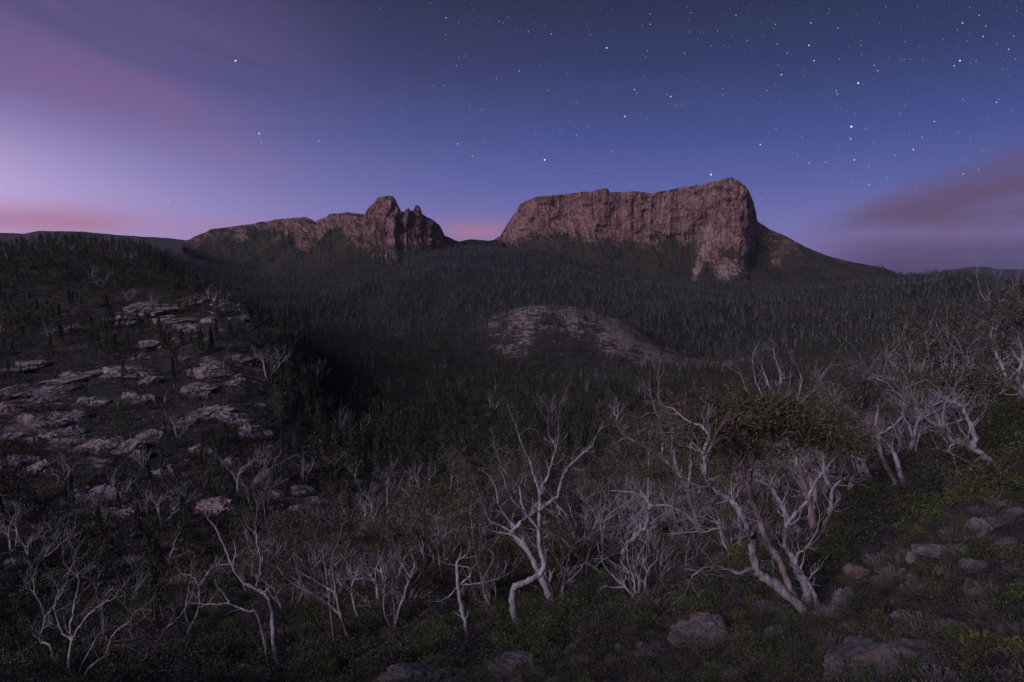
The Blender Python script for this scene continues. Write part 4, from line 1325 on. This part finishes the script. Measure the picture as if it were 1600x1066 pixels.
# ------------------------------------------------------------------ conifers
CONS = []
for i in range(6):
    r_ = np.random.default_rng(300 + i)
    root = link('conifer', None)
    tm, cm = conifer_parts(r_, 5.0, 1100, [0.13, 0.17, 0.21, 0.15, 0.19, 0.11][i], 0.26)
    link('trunk', tm, root); link('crown', cm, root)
    CONS.append(unlink_proto(root))
M_CONL = foliage_mat('grey_olive_conifer_foliage', C(.070, .076, .048), C(.125, .120, .078), None, 1.0)
HCON = []
for i in range(3):
    root = link('conifer', None)
    tm, cm = conifer_parts(np.random.default_rng(330 + i), 5.0, 1500, [0.13, 0.17, 0.2][i], 0.22, M_CONL)
    link('trunk', tm, root); link('crown', cm, root)
    HCON.append(unlink_proto(root))
hero_con = [(244, 985, 112, 'tall ragged conifer with bare drooping lower twigs beside the small dead gum', 2), (276, 880, 72, 'conifer standing against a dead spar below the rock slabs', 1),
            (40, 1010, 95, 'bushy dark conifer growing beside the wide leafless thicket', 2), (15, 1040, 66, 'low yellow green conifer at the foot of the bushy dark conifer', 1),
            (122, 880, 50, 'narrow upright conifer alone in the heath', 0), (140, 855, 36, 'small spire shaped conifer between heath shrubs', 5)]
for (px, py, h, lab, k) in hero_con:
    g = ground_at(px, py)[0]; s = h * g[1] / F / 5.0
    o = copy_thing(HCON[k % 3], g.tolist(), rngt.uniform(0, 6), s)
    tag(o, lab, 'tree')

rc = np.random.default_rng(5)
CON_LOOK = ['slim', 'medium broad', 'broad', 'slender', 'full', 'spire shaped']
cand = []
for (x0, x1, y0, y1, n) in [(0, 420, 400, 560, 90), (420, 900, 540, 720, 190), (300, 720, 690, 800, 70), (0, 300, 560, 900, 45), (860, 1150, 600, 720, 60)]:
    for _ in range(n):
        cand.append((rc.uniform(x0, x1), rc.uniform(y0, y1)))
cand = np.array(cand)
G = ground_at(cand[:, 0], cand[:, 1])
ok = (G[:, 1] < 520) & (rock_mask(G[:, 0], G[:, 1]) < 0.35)
G = G[ok]
G = G[np.argsort(G[:, 1])][:294]
for p in G:
    h = rc.uniform(3.2, 6.6) * (1.0 if p[1] > 130 else 0.6)
    k = int(rc.integers(0, 6))
    o = copy_thing(CONS[k], p.tolist(), rc.uniform(0, 6.28), (h / 5 * rc.uniform(.9, 1.3),) * 2 + (h / 5,))
    tag(o, '%s dark green conifer in the open woodland of valley and hillside' % CON_LOOK[k], 'tree', CON_LOOK[k] + ' conifers of the woodland')


def far_conifer(rng, H, n, w, leaf, mat):
    t = rng.uniform(0.08, 1.0, n) ** 0.9
    a = rng.uniform(0, 6.28, n); rr = H * w * (1 - t) ** 0.7 * rng.uniform(0.2, 1, n)
    c = np.stack([np.cos(a) * rr, np.sin(a) * rr, t * H], -1)
    d = np.stack([np.cos(a) * .6, np.sin(a) * .6, rng.uniform(0.2, 1.2, n)], -1); d /= np.linalg.norm(d, axis=1)[:, None]
    s = np.cross(d, rng.normal(size=(n, 3))); s /= np.linalg.norm(s, axis=1)[:, None]
    L = leaf * rng.uniform(.6, 1.2, n)[:, None]
    return mk_mesh('far_tree', np.stack([c - d * L * .4, c + s * L * .25, c + d * L * .6, c - s * L * .25], 1).reshape(-1, 3), np.arange(n * 4).reshape(-1, 4), None, mat)


def far_gum(rng, H, mat_leaf, leafy=True):
    """distant eucalypt with pale bole and ragged top, one mesh with two materials"""
    B = Tubes(); tips = []
    grow(B, np.array([0, 0, -0.5]), np.array([rng.normal() * .12, rng.normal() * .12, 1]), H * 0.62, H * 0.016, 1, rng, tips, 0.08, 0.05, None, H * 0.004, (3, 5), (0.4, 0.6))
    V = [np.vstack(B.V)]; Q = [np.vstack(B.Q)]; nb = len(Q[0])
    if leafy:
        T = np.array(tips); T = T[T[:, 2] > H * 0.4]
        c = np.repeat(T, 9, 0) + rng.normal(size=(len(T) * 9, 3)) * H * 0.06
        lv, lq = leaf_quads(c, H * 0.085, rng, 0.0, 0.5)
        V.append(lv); Q.append(lq + len(V[0]))
    me = mk_mesh('far_gum', np.vstack(V), np.vstack(Q), None, M_DEAD)
    if leafy:
        me.materials.append(mat_leaf)
        mi = np.zeros(len(me.polygons), np.int32); mi[nb:] = 1
        me.polygons.foreach_set('material_index', mi)
    return me


rf = np.random.default_rng(21)
near_con = [far_conifer(np.random.default_rng(400 + i), 5.0, 300, [.15, .19, .23][i], 0.36, M_PINE) for i in range(3)]
round_trees = [shrub_mesh('round_tree', np.random.default_rng(405 + i), m_, 1.5, 2.8, 320, 0.30, 8, -0.2, 0.45) for i, m_ in enumerate([M_GUM, M_OLIVE, M_GUMRED])]
far_con = [far_conifer(np.random.default_rng(410 + i), 9.0, 60, [.16, .2, .24][i], 1.1, M_FOREST) for i in range(3)]
far_gums = [far_gum(np.random.default_rng(420 + i), 9.0, M_FOREST) for i in range(4)]
spars = [far_gum(np.random.default_rng(430 + i), 7.0, None, False) for i in range(3)]


def visible_fan(P, margin=60):
    px, py, zc = w2px(P)
    return (px > -margin) & (px < 1600 + margin)


# valley conifers beyond the counted ones
P = fan_points(30000, 95, 760, -40, 40, rf, 0.45)
dens = 0.5 + 0.9 * fbm(P[:, 0] / 45, P[:, 1] / 45, 3, 3)
pxx = 800 + F * P[:, 0] / P[:, 1]
left_heath = (pxx < 470) & (P[:, 1] < 185)
rmk = rock_mask(P[:, 0], P[:, 1])
keep = ((rmk < 0.24) | (rf.random(len(P)) < 0.30)) & (rf.random(len(P)) < dens) & visible_fan(P) & (~left_heath | (rf.random(len(P)) < 0.10)) & ~((pxx > 1000) & (P[:, 1] < 110))
P = P[keep]
scatter('conifer_woodland', 'dark conifer woodland filling the valley and its sides', 'woodland', near_con + round_trees, P, rf.uniform(0.55, 1.4, len(P)), rf.uniform(0, 6.28, len(P)), rf.choice(6, len(P), p=[.22, .2, .18, .16, .14, .10]))
# forest of the far slopes
P = fan_points(52000, 640, 2080, -40, 40, rf, 0.5)
dens = 0.75 + 0.8 * fbm(P[:, 0] / 120, P[:, 1] / 120, 8, 3)
keep = (rock_mask(P[:, 0], P[:, 1]) < 0.30) & (rf.random(len(P)) < dens) & visible_fan(P)
P = P[keep]; P[:, 2] -= 0.3
extra = []
for (ar, vmax, cnt) in ((MESA, 0.30, 5200), (PEAK, 0.26, 3200), (SHOULDER, 1.0, 3600)):
    X_, Y_, Z_, V_, A_ = ar
    i = rf.integers(0, X_.shape[0], cnt); j = rf.integers(0, X_.shape[1], cnt)
    lim = vmax * (0.75 + 1.3 * fbm(A_[i, j] / 75, 0 * A_[i, j], 3.3, 3))
    okk = (V_[i, j] < lim) & (V_[i, j] > -0.2)
    extra.append(np.stack([X_[i, j], Y_[i, j], Z_[i, j] - 0.4], -1)[okk])
P = np.vstack([P] + extra)
kind = rf.choice(7, len(P), p=[.13, .12, .11, .16, .16, .16, .16])
sc_ = (0.65 + 1.0 * rf.random(len(P)) ** 2) * 1.15 * np.clip(1.25 - P[:, 1] / 4000, 0.7, 1.2)
scatter('mountain_forest', 'dense dark forest covering the slopes under the cliffs', 'forest', far_con + far_gums, P, sc_, rf.uniform(0, 6.28, len(P)), kind)
# bare spars standing through the forest and over the dome
P = np.vstack([fan_points(6500, 230, 1700, -38, 40, rf, 0.8)])
keep = visible_fan(P) & (rf.random(len(P)) < 0.45 + 0.9 * fbm(P[:, 0] / 90, P[:, 1] / 90, 12, 3))
P = P[keep]
scatter('bare_spars', 'pale bare spars of fire killed trees standing through the forest', 'dead trees', spars, P, rf.uniform(0.5, 1.15, len(P)), rf.uniform(0, 6.28, len(P)), rf.integers(0, 3, len(P)))

# ------------------------------------------------------------------ rocks
rr_ = np.random.default_rng(31)
SLABS = [rock_mesh('rock_slab', np.random.default_rng(500 + i), M_SLAB, 5, [0.5, 0.62, 0.7, 0.45, 0.56, 0.66, 0.75, 0.6][i], 13, 0.13, 1.0, 0.15) for i in range(8)]
OUT = [(25, 612, 25, 10), (62, 614, 34, 13), (110, 590, 30, 8), (192, 586, 28, 12), (245, 592, 18, 9), (165, 592, 12, 8), (330, 580, 24, 11), (376, 556, 22, 10), (370, 594, 18, 8), (325, 612, 25, 8), (425, 596, 14, 8), (440, 614, 15, 8),
       (20, 642, 20, 10), (110, 652, 30, 12), (70, 660, 22, 10), (25, 682, 36, 14), (80, 686, 25, 12), (160, 692, 26, 20), (200, 702, 25, 12), (236, 682, 22, 9), (118, 672, 18, 10), (355, 642, 30, 10), (366, 656, 20, 7), (396, 676, 20, 10),
       (25, 726, 28, 10), (310, 702, 14, 5), (120, 762, 20, 6), (125, 788, 40, 14), (195, 792, 25, 14), (10, 792, 15, 8), (470, 772, 22, 12), (440, 778, 20, 10), (340, 797, 30, 5), (146, 820, 8, 5), (205, 854, 25, 10), (190, 838, 15, 8), (245, 858, 15, 8), (20, 882, 18, 9),
       (230, 482, 40, 8), (270, 498, 25, 8), (190, 503, 18, 6), (245, 540, 18, 6), (312, 472, 35, 8), (347, 480, 25, 9), (120, 517, 22, 8), (160, 522, 10, 5), (490, 790, 25, 7), (75, 735, 20, 6), (260, 740, 18, 5), (45, 572, 30, 6), (140, 625, 22, 7), (90, 630, 16, 6),
       (215, 625, 18, 6), (300, 660, 16, 6), (280, 560, 14, 5), (400, 630, 12, 6), (415, 700, 14, 5), (360, 720, 16, 5), (60, 830, 22, 7), (110, 850, 16, 6), (285, 820, 16, 5), (330, 500, 16, 5), (300, 510, 20, 6), (370, 500, 16, 6)]
for (cx, cy, rx, ry) in OUT:
    n = int(rr_.integers(3, 6)) if rx > 16 else int(rr_.integers(1, 4))
    for i in range(n):
        px = cx + rx * rr_.uniform(-0.75, 0.75); py = cy + ry * rr_.uniform(-0.5, 0.8)
        g = ground_at(px, py)[0]
        w = rx * g[1] / F * rr_.uniform(0.55, 1.55) * (1.0 if n > 1 else 1.2)
        me = SLABS[int(rr_.integers(0, 8))]
        o = link('flat_boulder', me, None, (g[0], g[1], g[2] - 0.08 * min(w, 2.4)))
        o.rotation_euler = (rr_.normal() * 0.07, rr_.normal() * 0.07, rr_.uniform(0, 6.28))
        o.scale = (w, w * rr_.uniform(0.6, 1.0), min(w, 2.4) * rr_.uniform(0.7, 1.1))
        tag(o, 'pale weathered rock slab breaking through the heath of the facing hillside', 'rock', 'rock slabs of the facing hillside')
BOULD = [
    (990, 985, 17, 20, 0.9, 'rounded boulder with pink lichen face beside bright green shrubs', 'boulder'),
    (1100, 985, 60, 26, 0.45, 'long tilted rock slab below the low limb of the big gum', 'flat_boulder'),
    (1160, 922, 18, 12, 0.7, 'small rock under the arching low limb of the big gum', 'boulder'),
    (1060, 930, 15, 15, 0.8, 'grey rock where the arching limb tip touches down', 'boulder'),
    (1322, 938, 20, 26, 1.2, 'upright angular rock with pale scarred face beside the big gum foot', 'boulder'),
    (1336, 892, 16, 13, 0.8, 'tilted grey rock just above the upright angular rock', 'boulder'),
    (1408, 868, 9, 13, 1.2, 'thin pale rock fin standing at the end of the long slab', 'boulder'),
    (1428, 868, 12, 13, 1.0, 'pinkish block beside the thin pale rock fin', 'boulder'),
    (1480, 862, 50, 14, 0.4, 'long low grey slab under the orange boulder', 'flat_boulder'),
    (1526, 824, 24, 20, 0.9, 'squarish boulder with orange pink face set among green shrubs', 'boulder'),
    (1575, 846, 22, 11, 0.6, 'low brown boulder leaning against the orange faced boulder', 'boulder'),
    (1327, 824, 24, 11, 0.5, 'flat grey boulder behind the shrubs beside the thick trunked gum', 'boulder'),
    (1375, 1030, 105, 42, 0.42, 'broad lichen covered slab with rust stained lower edge', 'flat_boulder'),
    (660, 1050, 70, 26, 0.35, 'dark sloping slab below the splintered dead trunk', 'flat_boulder'),
    (690, 962, 40, 20, 0.4, 'grey sloping rock behind the splintered dead trunk', 'flat_boulder'),
    (395, 1058, 36, 13, 0.5, 'pale rock at the foot of the swan necked bare gum', 'boulder'),
    (480, 1062, 26, 10, 0.5, 'low rock half buried beside the swan necked bare gum', 'boulder'),
    (1518, 882, 24, 10, 0.5, 'half buried rock on the heath below the long low slab', 'boulder'),
    (1585, 800, 18, 9, 0.6, 'small dark rock above the orange faced boulder', 'boulder'),
    (1388, 842, 12, 8, 0.7, 'small rock between shrubs above the rock fin', 'boulder'),
    (820, 1045, 60, 14, 0.35, 'twig littered low slab below the tall leafless gum', 'flat_boulder'),
    (1212, 985, 20, 10, 0.6, 'small rock below the foot of the big many stemmed gum', 'boulder'),
    (1000, 1050, 30, 12, 0.5, 'flat rock showing through heath below the rounded boulder', 'boulder'),
    (900, 1020, 20, 9, 0.6, 'low grey stone among heath below the heavy leaning gum', 'boulder'),
    (1440, 905, 22, 9, 0.5, 'stone block half hidden by heath below the rock fin', 'boulder'),
    (1560, 1020, 34, 14, 0.5, 'dark rock between green shrubs beyond the broad slab', 'boulder'),
]
for i, (cx, cy, rx, ry, fl, lab, nm) in enumerate(BOULD):
    g = ground_at(cx, min(cy + ry * 0.5, 1064))[0]
    w = rx * g[1] / F * 1.15
    me = rock_mesh(nm, np.random.default_rng(600 + i), M_ROCK, 5, 1.0, 14, 0.12, 1.0, 0.12)
    o = link(nm, me, None, (g[0], g[1], g[2] + 0.02 * fl * w))
    o.scale = (w, w * rr_.uniform(0.75, 1.1), w * fl * 1.15)
    o.rotation_euler = (-0.15 + rr_.normal() * 0.1, rr_.normal() * 0.15, rr_.uniform(-0.5, 0.5))
    tag(o, lab, 'rock')

STONES = [rock_mesh('boulder', np.random.default_rng(660 + i), M_ROCK, 4, 0.8, 14, 0.14, 1.0, 0.12) for i in range(6)]
for i in range(42):
    px, py = rr_.uniform(900, 1600), rr_.uniform(800, 1060)
    if py < 1010 - (px - 900) * 0.30:
        px = rr_.uniform(380, 1600); py = rr_.uniform(985, 1062)
    g = ground_at(px, py)[0]
    w = 0.12 + 0.26 * rr_.random() ** 1.6
    o = link('boulder', STONES[i % 6], None, (g[0], g[1], g[2] + 0.12 * w))
    o.scale = (w * rr_.uniform(0.9, 1.7), w * rr_.uniform(0.8, 1.3), w * rr_.uniform(0.6, 1.1))
    o.rotation_euler = (rr_.normal() * .15, rr_.normal() * .15, rr_.uniform(0, 6.28))
    tag(o, 'small grey lichen flecked boulder showing through the heath of the near slope', 'rock', 'small boulders of the near slope')

# ------------------------------------------------------------------ shrubs
rs = np.random.default_rng(41)
SH = {}
for key, mat, w, h, n, lf, asp in [('lime green leafy', M_LIME, 0.6, 0.75, 900, 0.085, 0.4), ('olive green rounded', M_OLIVE, 0.65, 0.65, 900, 0.075, 0.35), ('dark heathy', M_DARK, 0.65, 0.5, 900, 0.06, 0.3), ('rusty brown', M_RUST, 0.6, 0.5, 800, 0.06, 0.3)]:
    for v in range(2):
        q = np.random.default_rng(700 + len(SH) * 5 + v)
        root = link('shrub', None)
        link('stems', stem_mesh(q, w, h, M_TRUNK), root)
        link('foliage', shrub_mesh('foliage', q, mat, w, h, n, lf, 7, -0.7, asp), root)
        SH[(key, v)] = unlink_proto(root)
for v in range(2):
    q = np.random.default_rng(750 + v)
    root = link('shrub', None)
    link('twigs', twig_shrub_mesh(q, 0.55, 0.6, 150, M_GREYTWIG, 0.006), root)
    link('foliage', shrub_mesh('foliage', q, M_DARK, 0.5, 0.35, 250, 0.05, 5), root)
    SH[('grey twiggy', v)] = unlink_proto(root)
SPOT = [(1010, 960, 40), (1000, 985, 34), (1165, 880, 36), (1140, 890, 30), (1185, 868, 26), (830, 968, 34), (850, 985, 30), (940, 970, 30), (968, 958, 28), (690, 1010, 36), (712, 990, 34), (670, 1030, 30), (1440, 815, 30), (1462, 800, 30), (1420, 830, 24), (1340, 868, 36), (1312, 880, 30),
        (1365, 850, 28), (1590, 680, 40), (1580, 725, 40), (1540, 790, 34), (1510, 1010, 44), (1560, 980, 50), (1595, 950, 44), (1480, 1000, 36), (480, 1050, 34), (565, 1035, 34), (520, 1055, 28), (1500, 790, 30), (1555, 770, 34), (1290, 880, 26), (1590, 1040, 60), (1400, 985, 30), (1600, 880, 40), (1095, 960, 22), (770, 990, 28), (790, 1010, 26)]
cnt = 0


def put_shrub(key, px, py, hpx):
    g = ground_at(px, py)[0]
    H = min(hpx * g[1] / F, 2.2)
    s = H / 0.75
    o = copy_thing(SH[(key, int(rs.integers(0, 2)))], (g[0], g[1], g[2] - 0.03), rs.uniform(0, 6.28), (s * rs.uniform(0.9, 1.4), s * rs.uniform(0.9, 1.4), s))
    return o


for (px, py, h) in SPOT:
    o = put_shrub('lime green leafy', px, py, h)
    tag(o, 'lime green leafy shrub standing bright among the darker foreground heath', 'shrub', 'lime green shrubs of the near slope')
KEYS = ['olive green rounded', 'dark heathy', 'rusty brown', 'grey twiggy', 'lime green leafy']
n = 0
while n < 255:
    px, py = rs.uniform(-10, 1610), rs.uniform(740, 1064)
    if py < 1060 - (px / 1600) * 300 and rs.random() < 0.75:
        continue
    key = KEYS[rs.choice(4, p=[.40, .32, .12, .16])]
    o = put_shrub(key, px, py, rs.uniform(20, 44) * (0.6 + 0.6 * (py - 740) / 320))
    tag(o, '%s shrub of the dense heath on the near slope' % key, 'shrub', key + ' shrubs of the near slope')
    n += 1

# heath too dense to count
hp = [shrub_mesh('heath', np.random.default_rng(800), M_DARK, 0.42, 0.34, 260, 0.05, 5), shrub_mesh('heath', np.random.default_rng(801), M_OLIVE, 0.42, 0.38, 260, 0.055, 5),
      shrub_mesh('heath', np.random.default_rng(802), M_DARK, 0.5, 0.28, 260, 0.045, 6), shrub_mesh('heath', np.random.default_rng(803), M_RUST, 0.36, 0.3, 220, 0.045, 5),
      twig_shrub_mesh(np.random.default_rng(804), 0.38, 0.36, 70, M_GREYTWIG, 0.005), shrub_mesh('heath', np.random.default_rng(805), M_LIME, 0.36, 0.4, 240, 0.06, 4)]
P = fan_points(15000, 7, 75, -44, 46, rs, 0.9)
k = rs.choice(6, len(P), p=[.32, .25, .2, .08, .09, .06])
scatter('heath_cover', 'low dark heath carpeting the near slope between shrubs', 'heath', hp, P, rs.uniform(0.6, 1.5, len(P)) * np.clip(P[:, 1] / 30, 0.8, 1.6), rs.uniform(0, 6.28, len(P)), k)
tb = [shrub_mesh('bush', np.random.default_rng(820 + i), m_, 0.8, 1.0, 520, 0.085, 8, -0.6, 0.38) for i, m_ in enumerate([M_OLIVE, M_DARK, M_OLIVE, M_GUM, M_LIME])]
P = np.vstack([fan_points(2600, 24, 85, -42, 46, rs, 0.6), fan_points(900, 24, 62, 20, 44, rs, 0.6)])
k = rs.choice(5, len(P), p=[.32, .34, .16, .12, .06])
scatter('bush_thicket', 'waist high dark bushes filling the gaps between the gums', 'thicket', tb, P, rs.uniform(0.6, 1.35, len(P)), rs.uniform(0, 6.28, len(P)), k)
mp_ = [shrub_mesh('scrub', np.random.default_rng(810 + i), m_, 1.0, 0.8, 90, 0.26, 5, -0.6, 0.4) for i, m_ in enumerate([M_DARK, M_OLIVE, M_DARK, M_RUST])] + [twig_shrub_mesh(np.random.default_rng(815), 0.8, 0.9, 26, M_GREYTWIG, 0.014)]
P = fan_points(42000, 55, 420, -42, 44, rs, 0.7)
rm = rock_mask(P[:, 0], P[:, 1])
P = P[(rs.random(len(P)) > rm * 0.55) & visible_fan(P)]
k = rs.choice(5, len(P), p=[.34, .26, .2, .08, .12])
scatter('hillside_scrub', 'low scrub covering the hillside between rock slabs', 'scrub', mp_, P, rs.uniform(0.5, 1.3, len(P)), rs.uniform(0, 6.28, len(P)), k)
P = fan_points(19000, 380, 760, -42, 42, rs, 0.3)
rm = rock_mask(P[:, 0], P[:, 1])
P = P[(rs.random(len(P)) > rm * 0.4) & visible_fan(P)]
k = rs.choice(5, len(P), p=[.30, .24, .2, .10, .16])
scatter('dome_scrub', 'scrub and stunted bushes over the rocky dome in the valley', 'scrub', mp_, P, rs.uniform(0.7, 2.0, len(P)), rs.uniform(0, 6.28, len(P)), k)

# ------------------------------------------------------------------ stars
def make_stars():
    q = np.random.default_rng(9)
    bright = [(368, 95, 1.5, 0), (405, 209, 1.2, 0), (408, 222, .8, 0), (498, 220, .9, 0), (697, 28, .9, 0), (715, 225, 1.0, 1), (738, 244, .9, 1), (851, 250, 1.6, 0), (948, 75, 1.3, 1), (991, 140, .9, 1), (1048, 151, 1.1, 1), (976, 182, 1.2, 0), (1111, 273, 1.5, 0),
              (1188, 226, 1.1, 0), (1330, 198, 1.6, 0), (1341, 130, 1.4, 0), (1329, 217, 1.0, 0), (1335, 250, 1.1, 0), (1427, 234, 1.1, 0), (1500, 95, 1.3, 0), (1221, 117, 1.1, 0), (1264, 71, 1.1, 0), (1267, 36, .9, 0), (1290, 254, .9, 0), (1358, 288, .9, 0), (1505, 272, .9, 0),
              (1504, 36, 1.0, 0), (1530, 24, .8, 0), (1536, 57, .9, 0), (1576, 77, .9, 0), (1491, 103, .9, 0), (1272, 95, 1.0, 0), (1460, 190, .9, 0), (1557, 160, .9, 0), (1366, 102, .8, 0), (1307, 142, .8, 0), (1308, 147, .8, 0), (1150, 24, .8, 0), (1016, 38, .8, 0), (901, 212, .8, 0), (875, 205, .7, 0),
              (1264, 255, .9, 0), (1357, 260, .8, 0), (1398, 243, .8, 0), (861, 53, .8, 0), (811, 111, .8, 0), (263, 315, .9, 0), (693, 134, .7, 0), (677, 134, .7, 0), (713, 103, .7, 0), (551, 251, .6, 0), (435, 130, .6, 0), (1012, 80, .7, 0)]
    pts = list(bright)
    while len(pts) < 1250:
        x, y = q.uniform(-60, 1660), q.uniform(-60, 400)
        p = np.clip((x - 260) / 900, 0.03, 1) * np.clip((400 - y) / 200, 0.12, 1)
        if q.random() < p:
            pts.append((x, y, 0.20 + 0.50 * q.random() ** 4, int(q.random() < 0.08)))
    pts = np.array(pts)
    D = 40000.0
    c = px2w(pts[:, 0], pts[:, 1], 1.0); c /= np.linalg.norm(c, axis=1)[:, None]; c *= D
    r = (0.25 + pts[:, 2] * 0.72) * D / F
    o8 = np.array([(1, 0, 0), (-1, 0, 0), (0, 1, 0), (0, -1, 0), (0, 0, 1), (0, 0, -1)], float)
    f8 = np.array([(0, 2, 4), (2, 1, 4), (1, 3, 4), (3, 0, 4), (2, 0, 5), (1, 2, 5), (3, 1, 5), (0, 3, 5)])
    V = (c[:, None, :] + r[:, None, None] * o8[None]).reshape(-1, 3)
    T = (f8[None] + 6 * np.arange(len(c))[:, None, None]).reshape(-1, 3)
    m = bpy.data.materials.new('starlight'); m.use_nodes = True
    N = NT(m.node_tree)
    m.node_tree.nodes.remove(m.node_tree.nodes['Principled BSDF'])
    em = N.node('ShaderNodeEmission')
    a1 = N.node('ShaderNodeAttribute', attribute_name='warm'); a2 = N.node('ShaderNodeAttribute', attribute_name='mag')
    N.put(em.inputs[0], N.mix(a1.outputs['Fac'], C(.72, .80, 1.0), C(1.0, .72, .55)))
    N.put(em.inputs[1], a2.outputs['Fac'])
    m.node_tree.links.new(em.outputs[0], m.node_tree.nodes['Material Output'].inputs[0])
    m.cycles.emission_sampling = 'NONE'
    me = mk_mesh('stars', V, None, T, m)
    attr(me, 'warm', np.repeat(pts[:, 3], 6))
    attr(me, 'mag', np.repeat(np.clip(0.06 + pts[:, 2] * 0.95, 0.2, 1.5), 6))
    tag(link('stars', me), 'scattered bright and faint stars over the dusk sky', 'stars', kind='stuff')


make_stars()

# ------------------------------------------------------------------ air
def make_haze():
    x0, x1, y0, y1, z0, z1 = -15000, 15000, -15000, 15000, -260.0, 420.0
    V = [(x, y, z) for x in (x0, x1) for y in (y0, y1) for z in (z0, z1)]
    Q = [(0, 1, 3, 2), (4, 6, 7, 5), (0, 4, 5, 1), (2, 3, 7, 6), (0, 2, 6, 4), (1, 5, 7, 3)]
    m = bpy.data.materials.new('evening_haze'); m.use_nodes = True
    t = m.node_tree
    t.nodes.remove(t.nodes['Principled BSDF'])
    v = t.nodes.new('ShaderNodeVolumePrincipled')
    v.inputs['Color'].default_value = (0.62, 0.76, 1.0, 1)
    v.inputs['Density'].default_value = 0.00002
    t.links.new(v.outputs[0], t.nodes['Material Output'].inputs['Volume'])
    o = link('haze', mk_mesh('haze', V, Q, None, m))
    tag(o, 'thin bluish evening air over the valley and mountains', 'haze', kind='stuff')


make_haze()
